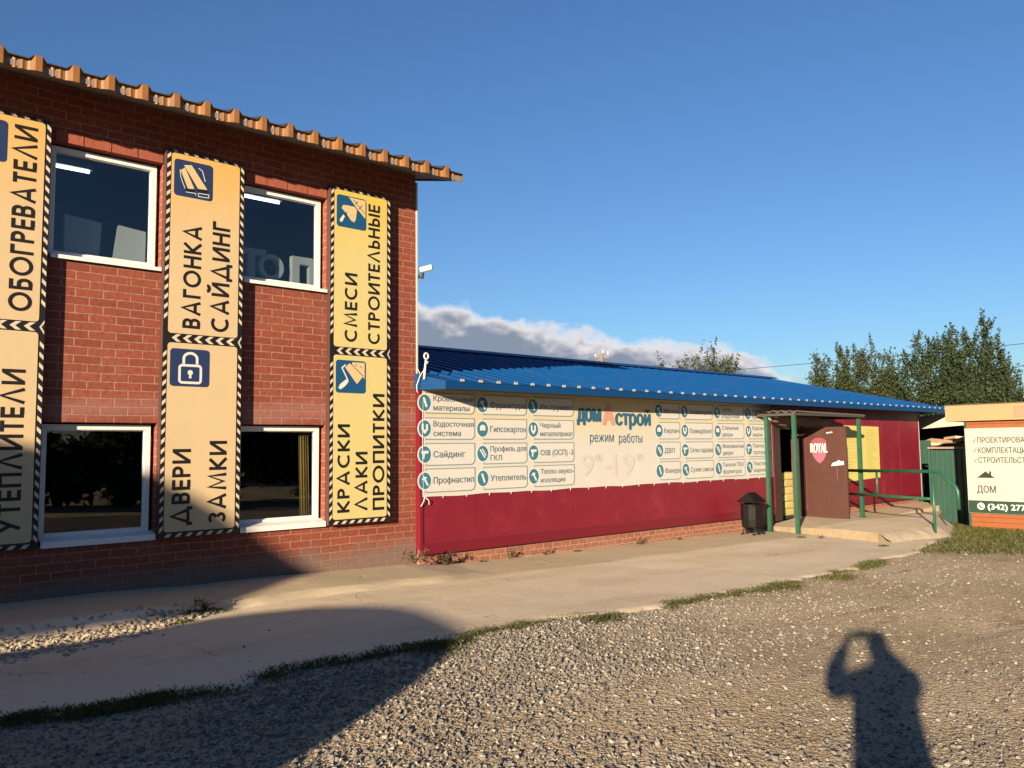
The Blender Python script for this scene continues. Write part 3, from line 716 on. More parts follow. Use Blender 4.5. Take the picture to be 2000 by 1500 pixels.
def icon_roller(mbC, mbW, mbD, pl, x0, z0, x1, z1):
    c = lambda a, b: (x0+a*(x1-x0), z0+b*(z1-z0))
    flat(mbC, [c(.55, .95), c(.96, .95), c(.96, .45), c(.80, .60), c(.52, .86)], pl, .0103)
    flat(mbC, [c(.30, .78), c(.46, .92), c(.90, .52), c(.70, .28)], pl, .0108)
    for q in ribbon([c(.44, .94), c(.92, .53)], .008)+ribbon([c(.62, .90), c(.70, .84)], .007)+ribbon([c(.80, .84), c(.88, .78)], .007): flat(mbD, q, pl, .0114)
    for q in ribbon([c(.32, .86), c(.20, .76), c(.38, .42), c(.40, .36)], .018): flat(mbW, q, pl, .0117)
    flat(mbW, [c(.34, .42), c(.42, .34), c(.30, .20), c(.16, .10), c(.08, .14), c(.14, .26)], pl, .0121)
PL = facade(-.10)
def signboard(x0, x1, label, smat, iconm, upper, lower, extra=()):
    root = thing('vertical_signboard', label, 'signboard', ((x0+x1)/2, -.05, 2.9), 'striped vertical signboards on the brick wall')
    P = lambda o, p=None: keep(root, o) if p is None else (setattr(o, 'parent', p) or o)
    z0, z1 = .63, 5.125
    mb = MB(); mb.box(x0, -.0985, z0, x1, -.004, z1); P(mb.build('board', M['board_edge']))
    mb = MB(); flat(mb, [(x0+.004, z0+.004), (x1-.004, z0+.004), (x1-.004, z1-.004), (x0+.004, z1-.004)], PL, .001)
    bd = P(mb.build('border', M['black']))
    # hazard stripes
    mb = MB(); bw = .058; H_ = .0025
    def clipq(q): flat(mb, q, PL, H_)
    z = z0+.06
    while z < z1-.09:
        if abs(z-2.90) > .15:
            a, b = x0+.008, x0+bw-.010
            clipq([(a, z), (b, z+.042), (b, z+.086), (a, z+.048)])
            a, b = x1-bw+.012, x1-.008
            clipq([(a, z+.042), (b, z), (b, z+.046), (a, z+.086)])
        z += .1105
    x = x0+.06
    while x < x1-.12:
        clipq([(x, z0+.010), (x+.055, z0+.010), (x+.09, z0+bw-.008), (x+.04, z0+bw-.008)])
        clipq([(x+.03, z1-.032), (x+.075, z1-.032), (x+.055, z1-.006), (x+.01, z1-.006)])
        x += .118
    # chevrons between the two panels
    n = 6; zc = 2.912; hh = .043
    for i in range(n):
        a = x0+.10+(x1-x0-.17)*i/n; d_ = .05
        clipq([(a, zc), (a+d_, zc), (a+d_+.055, zc+hh), (a+.055, zc+hh)]); clipq([(a, zc), (a+.055, zc-hh), (a+d_+.055, zc-hh), (a+d_, zc)])
    # forked corner where chevrons meet the side stripes
    clipq([(x1-.055, zc), (x1-.01, zc+.075), (x1-.01, zc+.045), (x1-.035, zc)]); clipq([(x1-.055, zc), (x1-.035, zc), (x1-.01, zc-.045), (x1-.01, zc-.075)])
    mb.build('stripe', M['cream_stripe'], bd)
    for (pz0, pz1, icon, words) in ((2.965, 5.085, upper[0], upper[1]), (.70, 2.855, lower[0], lower[1])):
        mb = MB(); slab2(mb, rrect(x0+.058, pz0, x1-.062, pz1, .035), PL, .0015, .006)
        pn = P(mb.build('panel', smat))
        ix0, ix1 = (x0+.085, x0+.535); iz1 = pz1-.065; iz0 = iz1-.435
        if icon == 'plug': ix0, ix1 = x1-.98, x1-.405
        if icon:
            mb = MB(); slab2(mb, rrect(ix0, iz0, ix1, iz1, .04), PL, .0062, .009); ic = mb.build('icon', iconm, pn)
        C_, D_, W_ = MB(), MB(), MB()
        a = (PL, ix0, iz0, ix1, iz1)
        if icon == 'plug': icon_plug(W_, *a)
        if icon == 'planks': icon_planks(C_, D_, W_, *a)
        if icon == 'lock': icon_lock(W_, D_, *a)
        if icon == 'trowel': icon_trowel(C_, W_, D_, *a)
        if icon == 'roller': icon_roller(C_, W_, D_, *a)
        for q, mm in ((C_, M['icon_cream']), (D_, M['black']), (W_, M['icon_white'])):
            if q.v:
                oo = q.build('icon_mark', mm, pn)
        for (w_, xa, xb, za, zb) in words:    # xa = tops of the letters, xb = baseline
            mb = MB(); stroke_word(mb, w_, lambda s_, b, h, xa=xa, xb=xb, za=za, zb=zb: PL(xb-(xb-xa)*b, za+(zb-za)*s_, .0075+h))
            mb.build('lettering', M['black'], pn)
    return root
signboard(2.99, 3.92, 'peach signboard with plank and padlock icons between the two window columns', M['sign_a'], M['navy'],
          ('planks', [('ВАГОНКА', 3.203, 3.407, 3.033, 4.262), ('САЙДИНГ', 3.536, 3.747, 3.02, 4.355)]),
          ('lock', [('ДВЕРИ', 3.126, 3.330, .765, 1.634), ('ЗАМКИ', 3.545, 3.750, .765, 1.726)]))
signboard(5.10, 6.03, 'yellow signboard with trowel and paint roller icons beside the building corner', M['sign_b'], M['blueprint'],
          ('trowel', [('СМЕСИ', 5.313, 5.50, 3.04, 3.97), ('СТРОИТЕЛЬНЫЕ', 5.67, 5.853, 3.035, 4.975)]),
          ('roller', [('КРАСКИ', 5.218, 5.397, .785, 1.94), ('ЛАКИ', 5.485, 5.665, .79, 1.575), ('ПРОПИТКИ', 5.748, 5.929, .79, 2.358)]))
signboard(.88, 1.81, 'peach signboard cut off by the left edge beside the wide windows', M['sign_a'], M['navy'],
          ('plug', [('ОБОГРЕВАТЕЛИ', 1.466, 1.677, 3.06, 5.012)]),
          ('', [('УТЕПЛИТЕЛИ', 1.436, 1.643, .80, 2.46)]))
# ================================================================== RED SHOP
def rot_children(root): pass
def red_building():
    root = thing('red_shop', 'long low crimson shop building with blue ribbed metal roof and open brown door', 'building', (14.8, 2, 0))
    P = lambda o: keep(root, o)
    X0, X1 = 6.535, 23.04; DX0, DX1 = 16.03, 16.95; DZ = 2.0
    # brick plinth
    mb = MB(); mb.box(X0, -.035, -.4, DX0-.3, .2, .125); mb.box(DX1+.1, -.035, -.6, X1-.03, .2, .125)
    P(mb.build('plinth', M['brick2']))
    # crimson sandwich panels: each panel a shallow sheet with a thin dark joint
    edges = [6.52]
    while edges[-1] < X1-1.02: edges.append(edges[-1]+1.02)
    edges[-1] = X1
    mb = MB()
    g_ = .007
    for i in range(len(edges)-1):
        a, b = edges[i]+g_, edges[i+1]-g_
        segs = [(a, b, .29, 2.62)]
        if a < DX1 and b > DX0-.32:
            segs = []
            if a < DX0-.32: segs.append((a, DX0-.32, .29, 2.62))
            if b > DX1+.05: segs.append((DX1+.05, b, .29, 2.62))
        for (p, q, z0, z1) in segs: mb.box(p, -.10, z0, q, .0, z1)
    P(mb.build('wall', M['red_panel']))
    mb = MB(); mb.box(X0, -.092, .13, DX0-.325, 0, 2.62); mb.box(DX1+.055, -.092, .13, X1-.004, 0, 2.62); mb.box(DX0-.324, -.08, DZ+.02, DX1+.054, 0, 2.62)
    mb.box(X0, .21, -.5, DX0-.33, .25, 2.6); mb.box(DX1+.06, .21, -.5, X1, .25, 2.6); mb.box(X1-.12, .0, -.5, X1-.01, 7.9, 2.6); mb.box(X0, 7.9, -.5, X1-.13, 8.0, 2.6)
    P(mb.build('backing_wall', mat('crimson joint', (.20, .03, .045), .5)))
    mb = MB(); mb.box(X0-.02, -.108, .118, DX0-.33, -.101, .282); mb.box(DX1+.06, -.108, .118, X1-.002, -.101, .282)
    mb.box(X0-.021, -.112, .2, X0+.03, -.001, 2.5); mb.box(X1-.04, -.108, .283, X1+.004, -.101, 2.5)
    P(mb.build('trim', M['red_trim']))
    mb = MB(); mb.box(X1-.008, -.114, .12, X1+.012, -.109, 2.45); P(mb.build('corner_strip', M['grey_metal']))
    # room behind the door
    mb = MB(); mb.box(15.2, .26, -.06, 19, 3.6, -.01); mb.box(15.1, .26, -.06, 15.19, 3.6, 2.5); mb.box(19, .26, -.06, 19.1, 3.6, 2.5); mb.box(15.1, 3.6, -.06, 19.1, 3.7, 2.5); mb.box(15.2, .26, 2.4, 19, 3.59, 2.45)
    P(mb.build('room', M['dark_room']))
    # door frame and side board
    mb = MB(); mb.box(DX0-.32, -.06, -.03, DX0, .20, DZ+.02); mb.box(DX1, -.085, -.03, DX1+.045, .2, DZ+.02); mb.box(DX0, -.06, DZ-.05, DX1, .2, DZ+.015)
    P(mb.build('door_frame', M['dark_brown']))
    mb = MB(); mb.box(DX0-.31, -.088, DZ+.03, 18.2, -.101, 2.2); P(mb.build('header_board', mat('faded header board', (.13, .08, .065), .7, var=.2, vscale=4)))
    # open door: hinged on the right jamb and swung out at a right angle
    hx = 17.0; dm = MB(); dm.box(hx, -1.06, -.005, hx+.045, -.09, 1.99)
    d = P(dm.build('door', M['door_brown'], bevel=.006))
    mb = MB()
    for (ya, yb, za, zb) in ((-1.05, -1.01, .01, 1.98), (-.14, -.10, .01, 1.98), (-1.01, -.14, .01, .05), (-1.01, -.14, 1.94, 1.98)): mb.box(hx-.006, ya, za, hx-.0005, yb, zb)
    mb.build('door_rim', mat('brown door rim', (.05, .02, .015), .5, var=.2), d)
    mb = MB(); mb.tube([(hx-.01, -.86, .80), (hx-.05, -.86, .81), (hx-.055, -.86, .95), (hx-.05, -.86, 1.09), (hx-.01, -.86, 1.10)], .009, 8)
    mb.build('handle', mat('worn steel', (.09, .07, .06), .45, metal=.3), d)
    S = side(hx)
    mb = MB(); slab2(mb, [(.70, 1.13), (.995, 1.16), (.99, 1.24), (.93, 1.235), (.88, 1.26), (.84, 1.23), (.74, 1.20)], S, .001, .004); mb.build('paper_note', M['icon_white'], d)
    mb = MB(); slab2(mb, [(.62, 1.845), (.76, 1.86), (.76, 1.885), (.62, 1.87)], S, .001, .004); mb.build('paper_note', M['icon_white'], d)
    mb = MB(); shield = [(.25, 1.62), (.27, 1.70), (.36, 1.755), (.46, 1.76), (.56, 1.73), (.61, 1.68), (.62, 1.5), (.58, 1.34), (.52, 1.24), (.44, 1.18), (.36, 1.235), (.29, 1.34), (.25, 1.46)]
    slab2(mb, shield, S, .001, .004); st = mb.build('sticker', M['pink'], d)
    mb = MB(); flat(mb, [(.262, 1.42), (.605, 1.45), (.58, 1.35), (.52, 1.25), (.44, 1.195), (.36, 1.25), (.295, 1.35)], S, .0055); mb.build('sticker_band', M['pink_light'], d)
    mb = MB(); text_in(mb, 'ROYAL', S, .235, 1.43, height=.20, width=.39, h=.007, fat=.03, ref='H'); mb.build('lettering', M['icon_white'], d)
    # roof: one slope rising to a ridge, with a gable edge on the right, back slope behind
    EY, EZ, RY, RZ = -.59, 2.549, 4.2, 3.66
    xa, xb, xr_ = 6.62, 24.1, 22.95
    pitch = .3345; pts = []
    n = int((xb-xa)/pitch)
    for i in range(n+1):
        a = xa+.28+i*pitch
        for da, hz in ((-.055, 0), (-.03, .028), (.03, .028), (.055, 0)):
            if a+da < xb-.02: pts.append((a+da, hz))
    pts = [(xa, 0)]+pts+[(xb, 0)]
    def upx(a): return 6.42 if a == xa else a if a < xr_-3 else xr_-3+(a-xr_+3)*(3/(xb-xr_+3))
    vs = []; fs = []
    for a, hz in pts: vs += [(a, EY, EZ+hz), (upx(a), RY, RZ+hz), (upx(a), 8.4, EZ+hz), (a, EY, EZ+hz-.01), (upx(a), RY, RZ+hz-.01)]
    for i in range(len(pts)-1):
        q = i*5; fs += [(q, q+5, q+6, q+1), (q+1, q+6, q+7, q+2), (q+3, q+4, q+9, q+8), (q, q+3, q+8, q+5)]
    rf = P(obj('roof', vs, fs, M['blue_roof']))
    # fascia board: the first half metre hangs a little lower and is paler
    mb = MB(); mb.box(xa, EY+.005, EZ-.113, xb-.02, EY+.02, EZ-.012); mb.box(xb-.018, EY+.02, EZ-.10, xb-.004, EY+1.2, EZ+.1)
    mb.prism([(xa-.004, EY+.004), (xa+.010, EY+.004), (6.50, -.02), (6.486, -.02)], lambda a, b: (a, b, EZ-.122+.1*(b-EY)*.3), lambda a, b: (a, b, EZ-.004+.24*(b-EY)))
    mb.build('fascia', M['blue_trim'], rf)
    mb = MB(); mb.box(xa+.03, EY+.03, EZ-.09, xb-.03, -.115, EZ-.075); mb.build('soffit', mat('dark timber soffit', (.08, .06, .045), .8, var=.3, vscale=6), rf)  # underside boards in a dark brown mottled timber colour
    mb = MB(); mb.prism([(RY-.16, RZ-.0), (RY, RZ+.075), (RY+.16, RZ+.0), (RY+.14, RZ+.0), (RY, RZ+.06), (RY-.14, RZ+.0)], lambda a, b: (xa, a, b+.015), lambda a, b: (xr_+.02, a, b+.015)); mb.build('ridge_cap', mat('dark blue ridge paint', (.006, .025, .11), .4), rf)
    cap = None
    for i in range(n+1):
        a = xa+.28+i*pitch
        if a > xb-.1: break
        if cap is None:
            mb = MB(); mb.prism([(-.04, -.006), (-.028, .030), (.028, .030), (.04, -.006)], lambda u, v: (u, EY-.012, EZ+v), lambda u, v: (u, EY-.001, EZ+v))
            cap = mb.build('rib_end', M['rib_end'], rf); cap.location.x = a
        else:
            c = cap.copy(); COL.objects.link(c); c.parent = rf; c.location.x = a
    # gable wall under the roof edge
    mb = MB(); mb.prism([(0.0, 2.45), (7.9, 2.45), (4.1, 3.5)], lambda a, b: (X1-.25, a, b), lambda a, b: (X1-.13, a, b)); P(mb.build('gable', M['red_trim']))
    return root
red_building()

# ------------------------------------------------------------------ banner
BP = facade(-.118)
def banner():
    root = thing('wall_banner', 'long cream vinyl banner with product list hung on the crimson wall under the blue roof', 'banner', (10.9, -.118, 1.7))
    x0, x1 = 6.555, 15.62; n = 60
    vs = []; fs = []
    for i in range(n+1):
        x = x0+(x1-x0)*i/n; zb = .928+.005*math.sin(i*1.05)-.005*math.sin(i*.5); 
        vs += [(x, -.114, zb), (x, -.114, 2.475), (x, -.109, zb), (x, -.109, 2.475)]
    for i in range(n):
        q = i*4; fs += [(q, q+4, q+5, q+1), (q+2, q+3, q+7, q+6), (q, q+2, q+6, q+4), (q+1, q+5, q+7, q+3)]
    fs += [(0, 1, 3, 2), (n*4, n*4+2, n*4+3, n*4+1)]
    keep(root, obj('cloth', vs, fs, M['banner']))
    mb = MB()
    for x, z in ((x0+.03, .93),):
        mb.tube([(x, -.12, z), (x-.03, -.14, z-.06), (x-.07, -.13, z-.13)], .007, 5); mb.tube([(x, -.12, z), (x+.05, -.15, z-.05), (x+.07, -.13, z-.11)], .007, 5)
    x = x0+.35
    while x < x1: mb.tube([(x, -.117, .945), (x+.005, -.123, .925), (x, -.112, .90)], .005, 5); x += .43
    mb.tube([(x0+.01, -.117, 2.40), (x0-.005, -.122, 1.7), (x0+.01, -.118, .96)], .004, 5)
    keep(root, mb.build('tie', M['white_cable']))
    rows = [(2.405, 2.115), (2.045, 1.74), (1.68, 1.37), (1.318, .99)]
    cols = [(6.61, 7.488, [['Кровельные', 'материалы'], ['Водосточная', 'система'], ['Сайдинг'], ['Профнастил']]),
            (7.662, 8.534, [['Фурнитура'], ['Гипсокартон'], ['Профиль для', 'ГКЛ'], ['Утеплитель']]),
            (8.695, 9.582, [['Инструмент'], ['Черный', 'металлопрокат'], ['OSB (ОСП) -3'], ['Тепло-звуко-', 'изоляция']]),
            (11.83, 12.425, [['Метизы'], ['Кирпич'], ['ДВП'], ['Фанера']]),
            (12.60, 13.47, [['Пиломатериал'], ['Поликарбонат'], ['Сетка садовая'], ['Сухие смеси']]),
            (13.66, 14.56, [['Сетка', 'кладочная'], ['Стальные', 'двери'], ['Межкомнатные', 'двери'], ['Панели ПВХ', 'фурнитура']]),
            (14.745, 15.58, [['Лаки', 'пропитки'], ['Краски', 'эмали'], ['Плитка', 'тротуарная'], ['Пластик', 'изделия']])]
    rnd = random.Random(3); kk = 0
    for ci, (a, b, words) in enumerate(cols):
        for (zt, zb), ws in zip(rows, words):
            kk += 1
            shape = rrect(a, zb, b, zt, .07, 4, (0, 0, 0, 1))
            mb = MB(); flat(mb, shape, BP, .0); lab = keep(root, mb.build('product_label', M['label_fill']))
            mb = MB()
            for q in ribbon(shape, .014, True): flat(mb, q, BP, .0012)
            mb.build('outline', M['label_line'], lab)
            cx, cz, r = a-.02, (zt+zb)/2, .105
            mb = MB(); flat(mb, disc(cx, cz, r+.022, 24, r+.03), BP, .002)
            mb.build('halo', M['icon_white'], lab)
            mb = MB(); flat(mb, disc(cx, cz, r, 24, r+.012), BP, .0028); mb.build('icon', M['teal'], lab)
            mb = MB(); t_ = (kk*5+ci) % 6
            L = lambda *p: [(cx+u*r, cz+v*r) for u, v in p]
            if t_ == 0:
                for q in ribbon(L((-.5, .6), (.4, -.6)), .025)+ribbon(L((-.1, .7), (.6, -.3)), .02): flat(mb, q, BP, .0036)
            elif t_ == 1: flat(mb, L((-.5, -.2), (-.5, .4), (0, .65), (.5, .4), (.5, -.2)), BP, .0036)
            elif t_ == 2:
                flat(mb, L((-.55, .1), (-.2, .6), (.35, .45), (.2, .25)), BP, .0036)
                for q in ribbon(L((-.1, .3), (.5, -.65)), .03): flat(mb, q, BP, .0044)
            elif t_ == 3:
                flat(mb, L((-.55, .5), (.6, .5), (.6, .15), (.0, .1), (-.1, -.6), (-.4, -.6), (-.35, .1), (-.55, .1)), BP, .0036)
            elif t_ == 4:
                for q in ribbon(L((-.35, .65), (-.35, -.1), (.0, -.5), (.35, -.1), (.35, .6)), .035): flat(mb, q, BP, .0036)
            else:
                flat(mb, L((-.35, .7), (.0, .7), (.45, -.5), (.15, -.65)), BP, .0036)
            mb.build('icon_mark', M['icon_white'], lab)
            mb = MB(); hgt = .098 if len(ws) == 1 else .086
            for j, w_ in enumerate(ws):
                zz = cz-.045 if len(ws) == 1 else cz+.03-.135*j
                mx_ = b-a-.15
                vs_, _ = text_polys(w_, .006); rv, _ = text_polys('Н', .006)
                wd = (max(v[0] for v in vs_)-min(v[0] for v in vs_))*hgt/(max(v[1] for v in rv)-min(v[1] for v in rv))*1.05
                text_in(mb, w_, BP, a+.13, zz, height=hgt*.93, width=min(mx_, wd), h=.0022, bold=.004, fat=.02)
            mb.build('lettering', M['text_grey'], lab)
    mb = MB(); text_in(mb, 'дом', BP, 9.68, 2.04, height=.285, width=.56, h=.002, fat=.075); text_in(mb, 'строй', BP, 10.63, 1.985, height=.27, width=.93, h=.002, fat=.075)
    keep(root, mb.build('logo_lettering', M['text_blue']))
    mb = MB(); text_in(mb, 'А', BP, 10.31, 1.99, height=.33, width=.27, h=.002, fat=.09); keep(root, mb.build('logo_letter', M['faded_red']))
    mb = MB(); text_in(mb, 'режим', BP, 9.97, 1.69, height=.165, width=.60, h=.002); text_in(mb, 'работы', BP, 10.70, 1.675, height=.165, width=.63, h=.002)
    keep(root, mb.build('hours_caption', M['text_blue']))
    mb = MB(); text_in(mb, '9', BP, 9.75, 1.13, height=.37, width=.29, h=.002, fat=.03); text_in(mb, '00', BP, 10.08, 1.36, height=.13, width=.17, h=.002, fat=.03)
    text_in(mb, '-', BP, 10.33, 1.15, height=.37, width=.14, h=.002, fat=.03); text_in(mb, '19', BP, 10.55, 1.13, height=.37, width=.55, h=.002, fat=.03); text_in(mb, '00', BP, 11.16, 1.36, height=.13, width=.17, h=.002, fat=.03)
    keep(root, mb.build('hours_lettering', M['faded_text']))
banner()

# ------------------------------------------------------------------ yellow sheet on the wall
def poster():
    S = facade(-.112)
    root = thing('yellow_price_sheet', 'yellow printed sheet fixed to the crimson wall right of the open door', 'poster', (19.85, -.112, 1.4))
    mb = MB(); slab2(mb, [(18.75, .70), (20.6, .76), (20.62, 2.04), (18.75, 2.06)], S, 0, .004); keep(root, mb.build('sheet', M['yellow_sheet']))
    rnd = random.Random(5); mb = MB()
    for col in ((18.85, 19.45), (19.9, 20.5)):
        z = 1.93
        while z > .86:
            a = col[0]+rnd.uniform(0, .05); b = col[1]-rnd.uniform(0, .35); flat(mb, [(a, z), (b, z), (b, z+.018), (a, z+.018)], S, .005); z -= .055
    keep(root, mb.build('print_line', mat('faded brown print', (.33, .29, .085), .6)))
poster()

# ------------------------------------------------------------------ porch, canopy, rail, bin
def porch():
    root = thing('concrete_porch', 'pale concrete doorstep slab with sloping side at the shop door', 'porch', (16, -1.4, 0))
    top = [(15.6, -.04), (15.33, -.2), (14.62, -2.78), (16.93, -2.87), (19.4, -1.9), (22.9, -.7), (22.9, -.04)]
    rnd = random.Random(2)
    pts = []
    for i in range(len(top)):      # subdivide and roughen the edge
        a, b = Vector(top[i]), Vector(top[(i+1) % len(top)]); n = max(1, int((b-a).length/.25))
        for k_ in range(n):
            p = a.lerp(b, k_/n)
            if 0 < i < 5 and k_: p += Vector((rnd.uniform(-.02, .02), rnd.uniform(-.02, .02)))
            pts.append((p.x, p.y))
    zt_ = lambda a, b: -.10*min(1, max(0, (b+2.0)/1.8))*min(1, max(0, (16.7-a)/1.3)) - .15*min(1, max(0, (a-17.6)/5))
    mb = MB(); mb.prism(pts, lambda a, b: (a, b, zt_(a, b)), lambda a, b: (a, b, -.8 if a > 16 else -.4))
    so = keep(root, mb.build('slab', M['concrete'])); so.data.materials.append(mat('darkened slab side', (.21, .165, .105), .95, var=.3, vscale=6, bump=.5))
    for p in so.data.polygons: p.material_index = 0 if len(p.vertices) > 4 else 1  # side faces get a darker colour that holds back the sun's glare
    # rough sloping skirt on the open side
    vs = []; fs = []; n = 26; m_ = 5
    for i in range(n+1):
        t = i/n
        A = Vector((14.60, -2.76, -.012)).lerp(Vector((16.95, -2.85, -.012)), min(1, t*1.25)) if t < .8 else Vector((16.95, -2.85, -.012)).lerp(Vector((19.4, -1.9, -.012)), (t-.8)/.2)
        B = Vector((14.75, -3.0, -.2)).lerp(Vector((16.7, -3.28, -.25)), min(1, t*1.25)) if t < .8 else Vector((16.7, -3.28, -.25)).lerp(Vector((19.7, -2.3, -.42)), (t-.8)/.2)
        for j in range(m_+1):
            p = A.lerp(B, j/m_); p.z += .03*math.sin(math.pi*j/m_)+rnd.uniform(-.012, .012)*(0 if j in (0,) else 1); vs.append(tuple(p))
    for i in range(n):
        for j in range(m_): fs.append((i*(m_+1)+j, (i+1)*(m_+1)+j, (i+1)*(m_+1)+j+1, i*(m_+1)+j+1))
    keep(root, obj('side_slope', vs, fs, mat('rough concrete', (.30, .245, .18), .95, var=.3, vscale=5, bump=.8, bscale=14), smooth=True))
    mb = MB(); mb.prism([(18.3, -.12), (22.8, .03), (22.8, -.5), (18.3, -.5)], lambda a, b: (a, -.04, b), lambda a, b: (a-.2, -.95, b)); keep(root, mb.build('ramp_block', mat('pale cement', (.34, .27, .185), .9, var=.2, vscale=4, bump=.4)))
porch()
def canopy_porch():
    root = thing('door_canopy', 'small canopy on green posts with corrugated sheet over the shop door', 'canopy', (16.3, -.6, 0))
    for (x, y, zb, zt) in ((15.05, -.34, -.16, 2.2), (14.99, -1.0, -.2, 2.2), (17.74, -1.0, 0, 2.17)):
        mb = MB(); mb.box(x-.036, y-.036, zb, x+.036, y+.036, zt); mb.box(x-.07, y-.07, zb, x+.07, y+.07, zb+.008)
        keep(root, mb.build('post', M['green_paint'], bevel=.004))
    mb = MB(); mb.box(14.95, -1.05, 2.20, 17.93, -.97, 2.25); mb.box(15.0, -.965, 2.20, 15.07, -.13, 2.25); mb.box(17.70, -.965, 2.175, 17.77, -.13, 2.25); mb.box(15.02, -.37, 2.18, 17.9, -.31, 2.2)
    keep(root, mb.build('beam', M['beam_wood']))
    n = 64; vs = []; fs = []
    for i in range(n+1):
        y = -1.06+.92*i/n; z = 2.278+.020*math.sin(2*math.pi*i/n*5.0)+.04*i/n
        vs += [(15.12, y, z), (17.95, y, z-.03), (15.12, y, z-.012), (17.95, y, z-.042)]
    for i in range(n):
        q = i*4; fs += [(q, q+1, q+5, q+4), (q+2, q+6, q+7, q+3), (q, q+4, q+6, q+2), (q+1, q+3, q+7, q+5)]
    fs += [(0, 2, 3, 1), (n*4, n*4+1, n*4+3, n*4+2)]
    keep(root, obj('sheet', vs, fs, mat('weathered fibre sheet', (.075, .075, .08), .8, var=.2, vscale=6), smooth=False))
canopy_porch()
def handrail():
    root = thing('green_handrail', 'green tubular handrail beside the doorstep bent down at its free end', 'handrail', (17.2, -1.9, 0))
    E = Vector((16.42, -3.05, 1.06)); A = Vector((18.15, -.20, 1.00)); dirn = (E-A)
    mb = MB(); mb.tube([A, E, E+Vector((-.02, -.10, 0)), E+Vector((-.14, -.46, -.27)), E+Vector((-.15, -.50, -.36)), E+Vector((-.15, -.505, -.70))], .034, 10)
    keep(root, mb.build('top_rail', M['green_paint'], smooth=True))
    lo = lambda t, dz: A.lerp(E, t)+Vector((0, 0, dz))
    mb = MB(); mb.tube([lo(.0, -.52), lo(.97, -.53)], .03, 8); keep(root, mb.build('lower_rail', M['green_paint'], smooth=True))
    mb = MB(); mb.tube([E+Vector((0, 0, -.02)), (E.x, E.y, -.35)], .028, 8); keep(root, mb.build('post', M['green_paint'], smooth=True))
    mb = MB(); mb.tube([lo(.47, -.02), lo(.47, -.52)], .026, 8); keep(root, mb.build('baluster', M['green_paint'], smooth=True))
handrail()
def bin_():
    root = thing('litter_bin', 'black metal litter bin with pitched lid standing on wire legs by the post', 'litter bin', (14.16, -.50, -.145))
    n = 10; mb = MB(); vs = []; fs = []
    prof = [(.18, .13), (.205, .15), (.222, .30), (.225, .58), (.215, .595), (.20, .59), (.19, .2)]
    for r, z in prof: vs += [(r*math.cos(2*math.pi*k_/n+.3), r*math.sin(2*math.pi*k_/n+.3)*.92, z) for k_ in range(n)]
    for j in range(len(prof)-1):
        for k_ in range(n): fs.append((j*n+k_, j*n+(k_+1) % n, (j+1)*n+(k_+1) % n, (j+1)*n+k_))
    fs.append(tuple(range(n-1, -1, -1))); fs.append(tuple(range(6*n, 7*n)))
    mb.add(vs, fs); mb.build('body', M['bin_black'], root, bevel=.0)
    # pitched lid with sloped hips
    mb = MB(); w_, d_ = .215, .205
    a = [(-w_, -d_, .645), (w_, -d_, .645), (w_, d_, .645), (-w_, d_, .645), (-.13, 0, .82), (.13, 0, .82)]
    b = [(x*.97, y*.97, z-.012) for x, y, z in a]
    mb.add(a+b, [(0, 1, 5, 4), (2, 3, 4, 5), (1, 2, 5), (3, 0, 4), (6, 10, 11, 7), (8, 11, 10, 9), (7, 11, 8), (9, 10, 6), (0, 6, 7, 1), (1, 7, 8, 2), (2, 8, 9, 3), (3, 9, 6, 0)])
    lid = mb.build('lid', M['bin_black'], root)
    mb = MB()
    for sx_, sy_ in ((-1, -1), (1, -1), (1, 1), (-1, 1)): mb.tube([(sx_*.15, sy_*.14, .55), (sx_*.17, sy_*.16, .65)], .012, 6)
    mb.build('lid_bracket', M['bin_black'], lid)
    for sy_ in (-1, 1):
        mb = MB(); mb.tube([(-.2, sy_*.13, .012), (-.13, sy_*.13, .012), (-.10, sy_*.12, .15), (-.05, sy_*.12, .15), (-.02, sy_*.13, .012), (.02, sy_*.13, .012), (.06, sy_*.12, .15), (.10, sy_*.12, .15), (.13, sy_*.13, .012), (.22, sy_*.13, .012)], .013, 6)
        mb.build('leg', M['bin_black'], root)
bin_()
